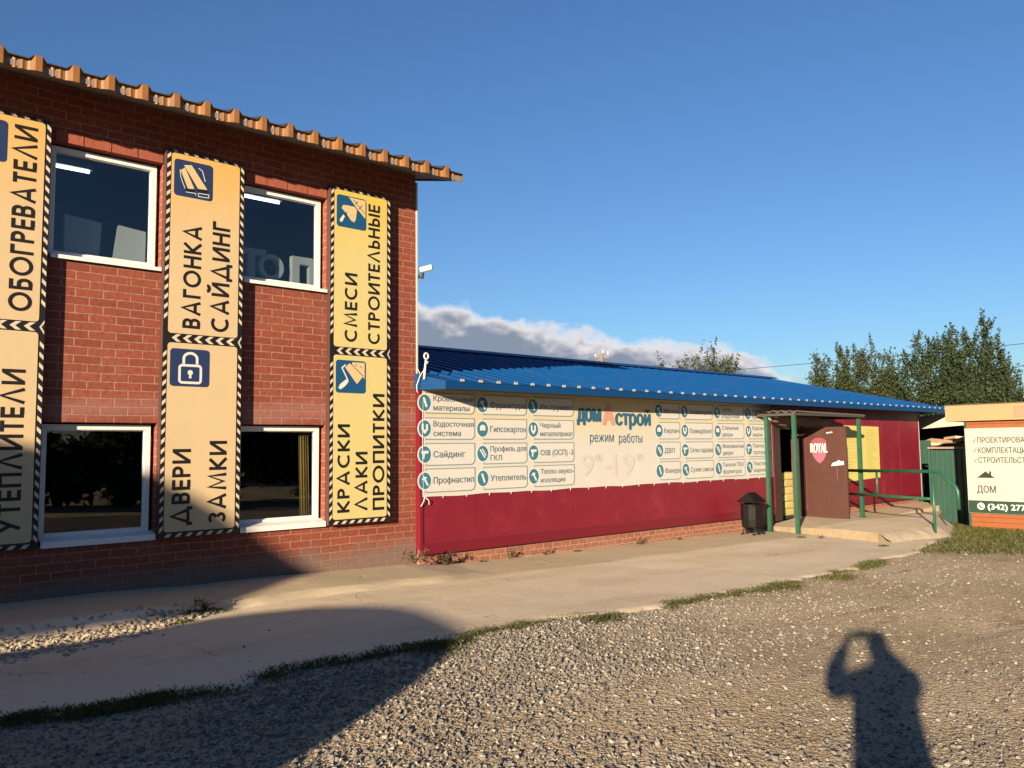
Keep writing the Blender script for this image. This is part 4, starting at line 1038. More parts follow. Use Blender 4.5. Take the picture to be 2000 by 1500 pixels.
def bags():
    base = None
    places = ['lowest', 'second lowest', 'third from the floor', 'fourth from the floor', 'second from the top', 'topmost']
    for i in range(6):
        if base is None:
            bm = bmesh.new(); bmesh.ops.create_cube(bm, size=1); bmesh.ops.subdivide_edges(bm, edges=bm.edges[:], cuts=5, use_grid_fill=True)
            for v in bm.verts:
                c = v.co; e = max(abs(c.x), abs(c.y))*2
                c.z *= (1-.62*max(0, e-.5)**2*2.2); c.x *= .62; c.y *= .42; c.z *= .19
            me = bpy.data.meshes.new('cement_bag'); bm.to_mesh(me); bm.free(); me.materials.append(M['yellow_bag'])
            me.polygons.foreach_set('use_smooth', [True]*len(me.polygons))
            o = bpy.data.objects.new('building_mix_bag', me); base = o
        else: o = base.copy()
        COL.objects.link(o); o.location = (16.98+.02*math.sin(i*2.1), .50+.015*math.cos(i*1.7), .075+i*.163); o.rotation_euler = (0, 0, .06*math.sin(i*3.3))
        tag(o, 'yellow paper bag, %s in the stack inside the shop doorway' % places[i], 'bag', 'yellow bags stacked in the doorway')
    r = thing('goods_shelf', 'dim shelf of goods hanging in the shop doorway above the bags', 'shelf', (17.2, 1.2, 0))
    mb = MB(); mb.box(-.5, -.15, 1.28, .6, .25, 1.31); mb.build('board', M['beam_wood'], r)
    for i, (x, w_, h2, c) in enumerate(((-.38, .16, .28, (.5, .3, .15)), (-.18, .12, .22, (.6, .55, .5)), (.0, .2, .33, (.55, .4, .12)), (.3, .2, .25, (.3, .3, .32)))):
        o = MB().box(x, -.1, 1.312, x+w_, .1, 1.312+h2).build('goods_box', mat('goods %d' % i, c, .7, var=.4, vscale=12), None, bevel=.008)
        o.location = (17.2, 1.2, 0); tag(o, ['tan carton at the left on the shop doorway shelf', 'small whitish carton on the shop doorway shelf', 'tall ochre carton on the shop doorway shelf', 'grey carton at the right on the shop doorway shelf'][i], 'box', 'cartons on the doorway shelf')
bags()

# ------------------------------------------------------------------ camera, cable, ring bracket at the corner
def corner_bits():
    root = thing('security_camera', 'small white security camera on dark bracket at the brick building corner', 'security camera', (6.55, .02, 4.1))
    mb = MB(); mb.box(-.02, -.03, -.05, .012, .03, .05); mb.tube([(.0, 0, 0), (.06, -.01, 0), (.09, -.02, .02)], .017, 8); mb.tube([(.075, -.015, -.02), (.085, -.02, .06)], .032, 10); mb.build('bracket', mat('dark grey plastic', (.03, .03, .035), .5), root)
    mb = MB(); mb.tube([(.07, .01, .10), (.20, -.10, .145)], .042, 14); mb.build('body', M['white'], root, smooth=False)
    mb = MB(); mb.tube([(.2005, -.1004, .1452), (.208, -.107, .148)], .034, 14); mb.build('lens', M['phone'], root)
    root = thing('ring_bracket', 'white ring-topped bracket standing on the blue roof edge beside the brick wall', 'bracket', (6.50, -.24, 2.60))
    mb = MB(); mb.tube([(0, 0, -.02), (.012, 0, .12), (.03, 0, .27)], .02, 8, r2=.014); mb.tube([(.02, -.02, .2), (.03, -.02, .235)], .028, 8); mb.build('stem', M['white_cable'], root, smooth=True)
    mb = MB(); mb.tube([(.035+.034*math.cos(a), 0, .31+.042*math.sin(a)) for a in [2*math.pi*i/20 for i in range(21)]], .013, 8, caps=False); mb.build('ring', M['white_cable'], root, smooth=True)
    mb = MB(); mb.tube([(6.54, -.02, 2.75), (6.53, -.10, 2.66), (6.47, -.16, 2.60), (6.44, -.14, 2.50), (6.45, -.13, 2.42), (6.49, -.125, 2.38)], .007, 6)
    mb.tube([(6.47, -.16, 2.60), (6.48, -.2, 2.66), (6.50, -.24, 2.72)], .006, 6)
    tag(mb.build('loose_cable', M['white_cable'], smooth=True), 'loose white cable looping down the corner past the blue roof end', 'cable')
    # chips in the brickwork
corner_bits()

# ------------------------------------------------------------------ right side: kiosk, gate, shed
def kiosk():
    root = thing('orange_kiosk', 'orange boarded kiosk with peach parapet at the right edge', 'building', (22, -4.5, -.4))
    mb = MB(); z = -.5
    while z < 2.08:
        mb.prism([(0, z), (-.022, z+.004), (-.012, z+.105), (0, z+.108)], lambda a, b: (20.0+a, -2.42, b), lambda a, b: (20.0+a, -7.5, b)); z += .11
    mb.box(20.0, -7.5, -.5, 23.4, -2.42, 2.1)
    keep(root, mb.build('wall', M['kiosk_wood']))
    mb = MB(); mb.box(19.955, -2.425, -.42, 20.04, -2.385, 2.1); keep(root, mb.build('corner_board', M['fence_green']))
    mb = MB(); mb.box(19.86, -7.6, 2.10, 23.6, -2.03, 2.46); keep(root, mb.build('parapet', M['peach']))
    mb = MB(); mb.box(19.85, -7.62, 2.461, 23.62, -2.02, 2.485); keep(root, mb.build('coping', mat('brown coping', (.06, .035, .02), .5)))
    mb = MB(); mb.box(19.852, -7.58, 2.16, 19.859, -3.45, 2.40); keep(root, mb.build('parapet_patch', mat('pinkish cladding', (.21, .135, .085), .6, var=.05)))
    B = side(19.93)
    b = thing('advertising_billboard', 'cream billboard with house emblem and phone number on the orange kiosk', 'billboard', (19.93, -4.4, 1))
    y0, y1 = 2.40, 7.2
    mb = MB(); mb.box(19.931, -y1, .03, 19.953, -y0, 1.93); keep(b, mb.build('board', M['billboard']))
    mb = MB(); flat(mb, [(y0+.005, .035), (y1-.005, .035), (y1-.005, .31), (y0+.005, .31)], B, .002); keep(b, mb.build('green_band', M['billboard_green']))
    mb = MB(); g_ = mat('sage lettering print', (.035, .04, .025), .5)
    for w_, z in (('ПРОЕКТИРОВАНИЕ', 1.60), ('КОМПЛЕКТАЦИЯ', 1.375), ('СТРОИТЕЛЬСТВО', 1.155)):
        text_in(mb, w_, B, 2.66, z, height=.125, width=.086*len(w_), h=.003, fat=.02)
        for q in ribbon([(2.565, z+.05), (2.585, z+.02), (2.625, z+.10)], .014): flat(mb, q, B, .003)
    text_in(mb, 'ДОМ', B, 2.60, .49, height=.155, width=.38, h=.003, fat=.025)
    keep(b, mb.build('lettering', g_))
    mb = MB(); flat(mb, [(2.60, .82), (2.98, .82), (2.93, .85), (2.79, .965), (2.65, .85)], B, .003); flat(mb, [(2.865, .90), (2.905, .87), (2.905, .965), (2.865, .965)], B, .0036); keep(b, mb.build('emblem', mat('dark olive print', (.012, .014, .008), .5)))
    mb = MB(); text_in(mb, '(342) 277-', B, 2.80, .125, height=.12, width=.80, h=.004, fat=.05, ref='2'); flat(mb, disc(2.66, .185, .078, 24), B, .003); keep(b, mb.build('phone_lettering', M['icon_white']))
    mb = MB()
    for q in ribbon([(2.625, .225), (2.632, .185), (2.66, .155), (2.70, .148)], .026): flat(mb, q, B, .0042)
    keep(b, mb.build('handset_mark', M['billboard_green']))
kiosk()
def gate():
    root = thing('green_gate', 'green profiled sheet gate under a pale crossbar between shop and kiosk', 'gate', (24, -.3, -.6))
    def ribsheet(y0, y1, z0, z1, x):
        vs = []; fs = []; y = y0; i = 0; pts = []
        while y < y1:
            for dy, dx in ((0, 0), (.06, 0), (.075, .022), (.105, .022), (.12, 0)):
                if y+dy <= y1: pts.append((y+dy, dx))
            y += .125
        for (yy, dx) in pts: vs += [(x-dx, yy, z0), (x-dx, yy, z1), (x-dx+.004, yy, z0), (x-dx+.004, yy, z1)]
        for i in range(len(pts)-1): q = i*4; fs += [(q, q+4, q+5, q+1), (q+2, q+3, q+7, q+6), (q+1, q+5, q+7, q+3)]
        return vs, fs
    keep(root, obj('leaf', *ribsheet(-.02, 1.3, -.56, 1.69, 24.02), M['fence_green']))
    keep(root, obj('leaf', *ribsheet(-1.62, -.80, -.40, 1.425, 22.0), M['fence_green']))
    mb = MB(); mb.box(21.95, -1.70, -.75, 22.03, -1.63, 1.62); mb.box(22.02, -.79, -.75, 22.08, -.73, 1.46); keep(root, mb.build('post', M['fence_green']))
    mb = MB(); mb.box(21.93, -1.64, 1.46, 21.98, -.76, 1.51); keep(root, mb.build('crossbar', mat('pale pink beam', (.17, .12, .09), .7, var=.2)))
gate()
def shed():
    root = thing('cream_shed', 'open dark shed with cream fascia behind the green gate', 'shed', (26, 0, -.6)); SHED = Vector((-.8, -.33, -.02))
    mb = MB(); mb.prism([(1.6, 1.98), (-.75, 2.13), (-.75, 2.48), (1.6, 2.33)], lambda a, b: (25.0, a, b), lambda a, b: (25.06, a, b)); keep(root, mb.build('fascia', M['cream_metal']))
    mb = MB(); mb.prism([(1.6, 2.30), (-.75, 2.45), (-.75, 2.49), (1.6, 2.34)], lambda a, b: (25.061, a, b), lambda a, b: (28, a, b)); keep(root, mb.build('roof', M['slate']))
    mb = MB(); mb.box(27.9, -1.2, -.8, 28, 1.6, 2.3); mb.box(26.1, 1.5, -.8, 27.89, 1.6, 2.29); mb.box(25.2, -1.2, -.8, 27.89, -1.1, 2.3); keep(root, mb.build('wall', M['dark_brown'])); root.location += SHED
    rnd = random.Random(4)
    for i in range(5):
        o = MB().box(-.35, -.3, 0, .35, .3, .07).build('board_offcut', mat('raw board %d' % i, (.42, .30, .20), .8, var=.3, vscale=7), bevel=.004)
        o.location = Vector((25.6+.2*i, .45-.24*i, 1.62+.045*i-.1*(i % 2)))+SHED; o.rotation_euler = (.12, -.15+.1*i, .4*i)
        tag(o, ['pale board offcut lying lowest on the shed pile', 'board offcut stuck out left on the shed pile', 'board offcut in the middle of the shed pile', 'board offcut tilted right on the shed pile', 'board offcut on top of the shed pile'][i], 'board', 'offcuts piled in the dark shed')
    o = MB().box(24.45, -1.28, -.7, 26.7, .52, 1.58).build('timber_pile', mat('dark timber', (.06, .04, .03), .9, var=.4, vscale=9), bevel=.03)
    tag(o, 'dark timber pile inside the shed behind the gate', 'timber pile')
shed()

# ------------------------------------------------------------------ utility pole, wires
def pole():
    root = thing('utility_pole', 'wooden utility pole with white insulators rising behind the blue roof ridge', 'utility pole', (29.42, 17.49, .18))
    mb = MB(); mb.tube([(0, 0, -1), (0, 0, 6.05)], .13, 10, r2=.09); mb.build('mast', M['pole_wood'], root, smooth=True)
    mb = MB(); mb.bar((-.28, .22, 5.85), (.28, -.22, 5.85), .07, .07); mb.bar((-.25, .2, 5.6), (.0, 0, 5.85), .04, .04); mb.build('crossarm', M['pole_wood'], root)
    for (x, y, z) in ((-.24, .19, 5.9), (.24, -.19, 6.05), (.2, -.16, 5.5), (.05, -.05, 6.08)):
        mb = MB(); mb.tube([(x, y, z-.06), (x, y, z+.04)], .02, 6); mb.tube([(x, y, z+.03), (x, y, z+.10)], .045, 8, r2=.03); mb.build('insulator', M['white'], root)
pole()
def wires():
    for lab, A, B in (('upper power line sloping up to the right between the trees', (38, 52, 6.75), (43.0, 2.6, 6.24)), ('lower power line beside the big right-hand tree', (44.0, 12, 4.25), (43.2, 2.6, 5.42)), ('faint power line low above the blue roof near the middle tree', (37.5, 52.5, 5.4), (45.2, 14.0, 4.75))):
        A, B = Vector(A), Vector(B); pts = []
        for i in range(17):
            t = i/16; p = A.lerp(B, t); p.z -= .35*4*t*(1-t); pts.append(p)
        o = MB().tube(pts, .017, 5).build('power_line', M['wire']); tag(o, lab, 'power line', 'power lines across the sky')
wires()
# ================================================================== TREES AND PLANTS
def leaves(centers, axes, n, size, rng, up_bias=.6):
    """n leaf quads scattered through ellipsoid clumps (denser outside)"""
    wt = np.prod(np.array(axes), axis=1)**.62; k_ = rng.choice(len(centers), n, p=wt/wt.sum())
    c = np.array(centers)[k_]; a = np.array(axes)[k_]
    d = rng.normal(size=(n, 3)); d /= np.linalg.norm(d, axis=1)[:, None]
    r = rng.random(n)**.42*(1+.3*rng.normal(size=n))
    p = c+d*a*r[:, None]
    nrm = d*.5+rng.normal(size=(n, 3))*.7; nrm[:, 2] += .3; nrm /= np.linalg.norm(nrm, axis=1)[:, None]
    t = np.cross(nrm, rng.normal(size=(n, 3))); t /= np.linalg.norm(t, axis=1)[:, None]
    b = np.cross(nrm, t); s = size*(.55+.9*rng.random(n))[:, None]
    vs = np.stack([p-t*s*.5, p+b*s*.34+nrm*s*.08, p+t*s*.62, p-b*s*.34+nrm*s*.08], 1).reshape(-1, 3)
    fs = np.arange(4*n).reshape(-1, 4)
    return vs, fs
def quick(name, vs, fs, m, parent=None):
    me = bpy.data.meshes.new(name); n = len(vs); k_ = len(fs)
    me.vertices.add(n); me.vertices.foreach_set('co', np.asarray(vs, dtype=np.float32).ravel())
    w_ = fs.shape[1]; me.loops.add(k_*w_); me.loops.foreach_set('vertex_index', fs.astype(np.int32).ravel())
    me.polygons.add(k_); me.polygons.foreach_set('loop_start', np.arange(0, k_*w_, w_, dtype=np.int32)); me.polygons.foreach_set('loop_total', np.full(k_, w_, dtype=np.int32))
    me.update(calc_edges=True); me.materials.append(m)
    o = bpy.data.objects.new(name, me); COL.objects.link(o)
    if parent is not None: o.parent = parent
    return o
def tree(label, x, y, z0, leaders, nleaf, size, m, seed, squeeze=1.0, group='trees behind the low roofs'):
    """leaders: (dx, dy, base height, top height, radius): upright clump columns around a forked trunk"""
    leaders = [(a, b*squeeze, c, d, e) for a, b, c, d, e in leaders]; rng = np.random.default_rng(seed); root = thing('tree', label, 'tree', (x, y, z0), group)
    mb = MB(); hmax = max(l[3] for l in leaders)
    mb.tube([(0, 0, -.6), (.05, 0, hmax*.18), (0, .05, hmax*.36)], .24, 9, r2=.16)
    cs = []; ax = []
    for (dx, dy, hb, ht, r) in leaders:
        mb.tube([(0, .03, hmax*.30), (dx*.55, dy*.55, hb*.75+ .1*hmax), (dx*.9, dy*.9, (hb+ht)*.5), (dx, dy, ht*.84)], .10, 7, r2=.015)
        n = 18
        for i in range(n):
            f = i/(n-1); zz = hb+(ht-hb)*f; rr = r*(1-f)**.42*(1.0+.2*math.sin(f*9+dx*3))+.10*r
            an = rng.uniform(0, 6.28); off = rr*.75*rng.random()**.5
            cs.append((dx*(.75+.25*f)+off*math.cos(an), dy*(.75+.25*f)+off*math.sin(an), zz)); w_ = rr*(.42+.25*rng.random()); ax.append((w_, w_, w_*1.25))
            if i % 2 == 0:
                mb.tube([(dx*.85, dy*.85, zz-.3), cs[-1]], .03, 5, r2=.008)
    L_ = np.array(leaders); c0 = L_[:, :2].mean(0); sp = L_[:, :2].max(0)-L_[:, :2].min(0); hm = np.median(L_[:, 3])
    for i in range(95):
        j = rng.integers(0, len(leaders)); d = leaders[j]; f = rng.random()**.8
        zz = d[2]+(d[3]-d[2])*.86*f; w_ = d[4]*(.62-.3*f)*rng.uniform(.7, 1.2); an = rng.uniform(0, 6.28); o_ = d[4]*(1.05-.55*f)*rng.random()**.5
        cs.append((d[0]*1.05+o_*math.cos(an), d[1]*1.05+o_*math.sin(an), zz)); ax.append((w_, w_, w_*1.1))
    nb = len(cs)
    for i in range(34*len(leaders)):
        j = rng.integers(0, nb); p = np.array(cs[j])+np.array(ax[j])*np.array([rng.normal()*.55, rng.normal()*.55, .75])
        d = np.array([(p[0]-c0[0])*.16+rng.normal()*.25, (p[1]-c0[1])*.16+rng.normal()*.25, 1.0]); d /= np.linalg.norm(d); l = rng.uniform(.35, .85)*(1 if p[2] < hm else .8)
        for q in range(4): cs.append(tuple(p+d*l*q/3)); w_ = .13-.025*q; ax.append((w_, w_, w_*1.5))
    mb.build('trunk', M['bark'], root, smooth=True)
    vs, fs = leaves(cs, ax, nleaf, size, rng); quick('crown', vs, fs, m, root)
    return root
tree('small slim-topped tree peeping over the blue roof ridge left of the others', 36.5, 16.7, -.8, [(-1.0, 1.9, 3.2, 6.9, .8), (-.5, 1.1, 3.0, 7.2, .9), (.2, .2, 3.2, 7.55, 1.0), (.6, -.5, 3.2, 7.9, 1.0), (1.0, -1.1, 3.0, 7.4, .8)], 26000, .09, M['leaf2'], 11)
tree('middle round tree behind the blue roof with several rounded tops', 45.0, 12.3, -1.05, [(-1.35, 2.2, 2.2, 7.4, 1.25), (-.7, .95, 2.2, 8.0, 1.3), (0, 0, 2.0, 8.0, 1.2), (.6, -.9, 2.0, 8.35, 1.35), (1.1, -1.9, 2.0, 7.4, 1.3), (-.2, .3, 1.5, 6.0, 1.8), (1.3, -2.5, 2.0, 6.0, 1.1)], 95000, .10, M['leaf2'], 12, .72)
tree('biggest dark tree with spiky crown above the cream shed at the right', 42.3, 5.9, -1.25, [(-.55, 2.3, 2.2, 8.1, 1.2), (-.25, 1.3, 2.0, 7.7, 1.3), (0, .3, 2.0, 8.75, 1.25), (.25, -.7, 2.0, 8.0, 1.35), (.4, -1.5, 2.0, 8.6, 1.2), (.7, -2.3, 2.2, 7.6, 1.1), (.2, 0, 1.4, 6.0, 2.2), (.8, -2.9, 2.0, 6.0, 1.0), (-.6, 3.0, 2.0, 5.6, 1.0)], 130000, .10, M['leaf'], 13, .68)
tree('low bushy tree at the right behind the peach kiosk parapet', 40.2, 3.0, -.8, [(-.2, .9, 1.8, 4.6, 1.1), (.1, .0, 1.8, 4.9, 1.1), (.25, -.9, 1.8, 4.7, .9), (-.5, 1.9, 1.8, 4.6, .9)], 20000, .095, M['leaf'], 14, .8)
tree('low tree filling the gap between the middle and the biggest tree', 44.0, 8.9, -.8, [(0, .7, 1.4, 3.9, 1.1), (.1, -.5, 1.4, 4.1, 1.1), (-.3, 1.6, 1.4, 3.8, .9)], 18000, .095, M['leaf2'], 15)
def wood():
    rng = np.random.default_rng(21); cs = []; ax = []
    for i in range(230):
        x = rng.uniform(-15, 110); y = -46-rng.uniform(0, 10); z = rng.uniform(.5, 8.5)*rng.uniform(.6, 1); w_ = rng.uniform(1.2, 2.3); cs.append((x, y, z)); ax.append((w_, w_, w_))
    for i in range(150):    # added unseen foliage band that darkens the lower window reflections
        cs.append((rng.uniform(1, 40), -18.5+rng.normal()*.5, rng.uniform(.2, 2.2))); w_ = rng.uniform(.5, .8); ax.append((w_, w_, w_))
    vs, fs = leaves(cs, ax, 75000, .5, rng)
    tag(quick('wood', vs, fs, M['leaf']), None, None, kind='stuff')
wood()

def grass():
    rng = np.random.default_rng(31); P_ = []; Hh = []
    # clumped fringe along the front edge of the concrete
    for i in range(820):
        x = rng.uniform(-3, 12.2); dens = .55+.45*math.sin(x*1.7)+.3*math.sin(x*4.3+1)
        if x > 4.6: dens += .25*math.sin(x*2.9+.6)-.22
        if x > 8.5: dens -= .12
        if rng.random() > dens+.18: continue
        y = edge_y(x)-abs(rng.normal(0, .075))+.03
        n = int(rng.integers(60, 150)); P_.append(np.stack([x+rng.normal(0, .075, n), y+rng.normal(0, .045, n)], 1)); Hh.append(rng.uniform(.010, .042, n)*(1.05 if x < 4 else .8)*rng.uniform(.7, 1.3))
    # lawn patch in front of the kiosk
    n = 60000
    q = np.stack([rng.uniform(12.6, 24, n), rng.uniform(-9, -1.2, n)], 1)
    nz = np.array([fbm(a, b, 1.3) for a, b in q])
    front = np.interp(q[:, 0], [12.6, 13.6, 14.0, 14.8, 16, 19.9, 24], [-3.9, -4.0, -4.5, -6.4, -9, -9, -9])
    # patch lies right of the ramp: between its edge and the line towards the camera side
    lx = np.interp(q[:, 1], [-9, -6.5, -5.2, -4.6, -4.0, -3.6, -3.2, -2.4, -1.2], [15.6, 15.2, 14.5, 14.0, 13.3, 14.6, 16.8, 18.6, 20.2])
    ok = (q[:, 0] > lx+.25*nz) & ~((q[:, 0] > 19.95) & (q[:, 1] < -2.4)) & (q[:, 1] < -1.2)
    ok &= rng.random(n) < np.clip((q[:, 0]-lx)/1.2+.25, 0, 1)
    q = q[ok]; P_.append(q); Hh.append(rng.uniform(.02, .09, len(q)))
    # tufts at wall foot and porch
    for (x, y, n, s) in ((3.0, -1.35, 160, .05), (3.12, -1.42, 120, .05), (2.7, -1.75, 60, .03), (14.3, -1.45, 90, .03), (14.0, -3.15, 80, .025), (9.6, -.14, 50, .02), (11.2, -.16, 40, .02), (7.6, -.15, 40, .02), (1.2, -.1, 30, .015), (12.3, -.15, 40, .02), (8.9, -4.3, 200, .09), (10.1, -4.35, 260, .10), (3.9, -4.2, 160, .09), (5.8, -4.2, 160, .08)):
        n *= 3; P_.append(np.stack([x+rng.normal(0, s*1.6, n), y+rng.normal(0, s, n)], 1)); Hh.append(rng.uniform(.012, .055, n))
    q = np.concatenate(P_); h = np.concatenate(Hh); n = len(q)
    z = np.array([max(gz(a)-.006, apron_z(a, b)-.012 if (edge_y(a) < b < 0 and a < 16.4) else -9) for a, b in q])
    base = np.column_stack([q, z-.005]); an = rng.uniform(0, 6.28, n); w_ = .0014+.0016*rng.random(n)+np.where(q[:, 0] > 12.5, .002, 0)
    dx = np.stack([np.cos(an), np.sin(an), 0*an], 1)*w_[:, None]; lean = rng.normal(0, .5, (n, 2))*h[:, None]
    mid = base+np.column_stack([lean*.35, h*.6]); tip = base+np.column_stack([lean, h])
    vs = np.stack([base-dx, base+dx, mid+dx*.7, tip], 1).reshape(-1, 3)
    # each blade: one bent quad
    fs = np.arange(4*n).reshape(-1, 4)
    tag(quick('grass', vs, fs, M['grass']), None, None, kind='stuff')
grass()
def weed(label, x, y, z, n, r, seed):
    rng = np.random.default_rng(seed); vs = []; fs = []; root = thing('weed_plant', label, 'weed', (x, y, z), 'weeds at the foot of the walls')
    mb = MB()
    for i in range(n):
        a = rng.uniform(0, 6.28); l = r*rng.uniform(.5, 1); hh = rng.uniform(.25, .9)*r
        tip = Vector((math.cos(a)*l, -abs(math.sin(a))*l*.8, hh)); mid = tip*.55+Vector((0, 0, .2*r)); mb.tube([(0, 0, 0), mid, tip], .004, 4, r2=.002)
        for k_ in range(6):
            t = rng.uniform(.35, 1); p = Vector(mid)*(1-t)+tip*t if t > .5 else Vector(mid)*(t*1.6); s = r*.24*rng.uniform(.7, 1.3)
            d = Vector(rng.normal(size=3)); d.normalize(); b = d.cross(Vector(rng.normal(size=3))).normalized()
            m0 = len(vs); vs += [p, p+d*s*.5+b*s*.18, p+d*s, p+d*s*.5-b*s*.18]; fs.append((m0, m0+1, m0+2, m0+3))
    mb.build('stem', M['bark'], root); obj('foliage', vs, fs, M['weed'], root)
weed('spreading dry weed in the cracked concrete left of the building corner', 6.28, -.32, .055, 11, .24, 1)
weed('bushy dry weed under the crimson panel just right of the corner', 6.95, -.14, -.07, 9, .23, 2)
weed('low weed tuft a little further along the plinth', 8.15, -.12, -.09, 7, .16, 3)
weed('small green weed between the second and third panel joints', 8.9, -.12, -.1, 6, .14, 4)
weed('weed tuft at the plinth below the faded opening hours', 11.1, -.12, -.12, 6, .15, 5)
weed('dark weed in the broken concrete beside the rubble', 3.05, -1.38, .03, 14, .16, 6)
weed('small weed at the foot of the doorstep by the front post', 14.45, -1.75, -.17, 6, .12, 8)

# ================================================================== STONES
def stones_group(name, smin, smax, m, flatten=.7, subdiv=1):
    g = bpy.data.node_groups.new(name, 'GeometryNodeTree')
    g.interface.new_socket('Geometry', in_out='INPUT', socket_type='NodeSocketGeometry'); g.interface.new_socket('Geometry', in_out='OUTPUT', socket_type='NodeSocketGeometry')
    gi = g.nodes.new('NodeGroupInput'); go = g.nodes.new('NodeGroupOutput'); L = g.links.new
    dp = g.nodes.new('GeometryNodeDistributePointsOnFaces'); L(gi.outputs[0], dp.inputs['Mesh'])
    na = g.nodes.new('GeometryNodeInputNamedAttribute'); na.data_type = 'FLOAT'; na.inputs['Name'].default_value = 'dens'; L(na.outputs[0], dp.inputs['Density'])
    dp.inputs['Seed'].default_value = 5
    g2i = g.nodes.new('GeometryNodeGeometryToInstance')
    for k_ in range(5):
        ic = g.nodes.new('GeometryNodeMeshIcoSphere'); ic.inputs['Radius'].default_value = 1; ic.inputs['Subdivisions'].default_value = subdiv
        sp = g.nodes.new('GeometryNodeSetPosition'); L(ic.outputs[0], sp.inputs['Geometry'])
        rv = g.nodes.new('FunctionNodeRandomValue'); rv.data_type = 'FLOAT_VECTOR'; rv.inputs[0].default_value = (-.42,)*3; rv.inputs[1].default_value = (.42,)*3; rv.inputs['Seed'].default_value = k_*7+1
        L(rv.outputs[0], sp.inputs['Offset'])
        tr = g.nodes.new('GeometryNodeTransform'); L(sp.outputs[0], tr.inputs['Geometry']); tr.inputs['Scale'].default_value = (1, [.8, .65, .9, .7, .95][k_], flatten*[1, .8, .9, .7, .85][k_])
        L(tr.outputs[0], g2i.inputs[0])
    ip = g.nodes.new('GeometryNodeInstanceOnPoints'); L(dp.outputs['Points'], ip.inputs['Points']); L(g2i.outputs[0], ip.inputs['Instance']); ip.inputs['Pick Instance'].default_value = True
    ri = g.nodes.new('FunctionNodeRandomValue'); ri.data_type = 'INT'; ri.inputs[4].default_value = 0; ri.inputs[5].default_value = 4; ri.inputs['Seed'].default_value = 3; L(ri.outputs[2], ip.inputs['Instance Index'])
    rr = g.nodes.new('FunctionNodeRandomValue'); rr.data_type = 'FLOAT_VECTOR'; rr.inputs[0].default_value = (-1.1, -1.1, 0); rr.inputs[1].default_value = (1.1, 1.1, 6.28); rr.inputs['Seed'].default_value = 9; L(rr.outputs[0], ip.inputs['Rotation'])
    rs = g.nodes.new('FunctionNodeRandomValue'); rs.data_type = 'FLOAT'; rs.inputs[2].default_value = 0; rs.inputs[3].default_value = 1; rs.inputs['Seed'].default_value = 12
    pw = g.nodes.new('ShaderNodeMath'); pw.operation = 'POWER'; L(rs.outputs[1], pw.inputs[0]); pw.inputs[1].default_value = 2.2
    mr = g.nodes.new('ShaderNodeMapRange'); L(pw.outputs[0], mr.inputs[0]); mr.inputs[3].default_value = smin; mr.inputs[4].default_value = smax; L(mr.outputs[0], ip.inputs['Scale'])
    sm = g.nodes.new('GeometryNodeSetMaterial'); L(ip.outputs[0], sm.inputs['Geometry']); sm.inputs['Material'].default_value = m
    L(sm.outputs[0], go.inputs[0]); return g
def emitter(name, xs, ys, zf, df, grp):
    vs = [(x, y, zf(x, y)) for y in ys for x in xs]; n = len(xs)
    fs = [(j*n+i, j*n+i+1, (j+1)*n+i+1, (j+1)*n+i) for j in range(len(ys)-1) for i in range(n-1)]
    o = obj(name, vs, fs, M['stone']); a = o.data.attributes.new('dens', 'FLOAT', 'POINT'); a.data.foreach_set('value', [max(0.0, df(x, y)) for y in ys for x in xs])
    md = o.modifiers.new('scatter', 'NODES'); md.node_group = grp
    return tag(o, None, None, kind='stuff')
def groundz(x, y):
    z = gz(x)-.006
    if -10 < x < 32 and -16 < y < -3.7: z += .022*fbm(x, y, 1.1)*min(1, (-3.7-y)/1.0)
    return z
def gravel_density(x, y):
    e = edge_y(x) if x < 16.4 else -3
    if y > e-.06: return 0
    d = math.hypot(x, y+9.61)
    # belt of coarse stone along the path; thinner towards the trodden middle of the yard
    belt = math.exp(-((y+4.8)/1.15)**2)*interp(x, [-5, 4.5, 8, 14], [1, 1, .38, .08])
    core = interp(x+.55*(y+6), [-6, 1.6, 3.2, 5, 8], [1, 1, .40, .10, .05])
    f = max(belt, core*interp(y, [-12, -7, -5], [.8, .9, 1]))
    f = min(1, f*(.8+.45*fbm(x*1.7, y*1.7, 1.4))+.05)
    f *= .55+.45*min(1, max(0, .5+1.2*fbm(x*.6+3, y*.8, 1.0)))
    if x > 12.5 and y > -6.2 and x > 13.4: f *= .25
    return f*interp(d, [3, 6, 10, 16, 22, 26], [3000, 2800, 1700, 500, 140, 0])
emitter('gravel', np.arange(-4, 24, .2), np.arange(-13, -3.3, .2), groundz, gravel_density, stones_group('scatter_gravel', .0048, .021, M['stone'], flatten=.8))
# finer grit over the whole yard
def grit_density(x, y):
    e = edge_y(x) if x < 16.4 else -3
    if y > e-.03: return 0
    d = math.hypot(x, y+9.61)
    return interp(d, [3, 7, 11, 15], [1700, 1300, 600, 0])*max(.12, .6+.5*fbm(x*2, y*2, 1.2))*interp(x+.5*(y+6), [1, 4.5, 7], [1, .45, .25])
emitter('grit', np.arange(-2, 14, .2), np.arange(-12, -3.3, .2), groundz, grit_density, stones_group('scatter_grit', .004, .011, M['stone']))
def rubble_density(x, y):
    c = interp(x, [-6, 1.1, 1.9, 2.6, 3.1], [-1.85, -1.85, -1.8, -1.62, -1.42]); w_ = interp(x, [-6, 1.2, 2.5, 3.1], [.30, .28, .20, .06])
    if x > 3.1: return 0
    return 4200*math.exp(-((y-c)/w_)**2)
M['rubble'] = mat('pale crumbled concrete', (0.27, 0.225, 0.16), .95, var=.35, vscale=20)
emitter('rubble', np.arange(-6, 3.4, .1), np.arange(-2.6, -.9, .1), lambda x, y: apron_z(x, y)-.004, rubble_density, stones_group('scatter_rubble', .005, .036, M['rubble']))
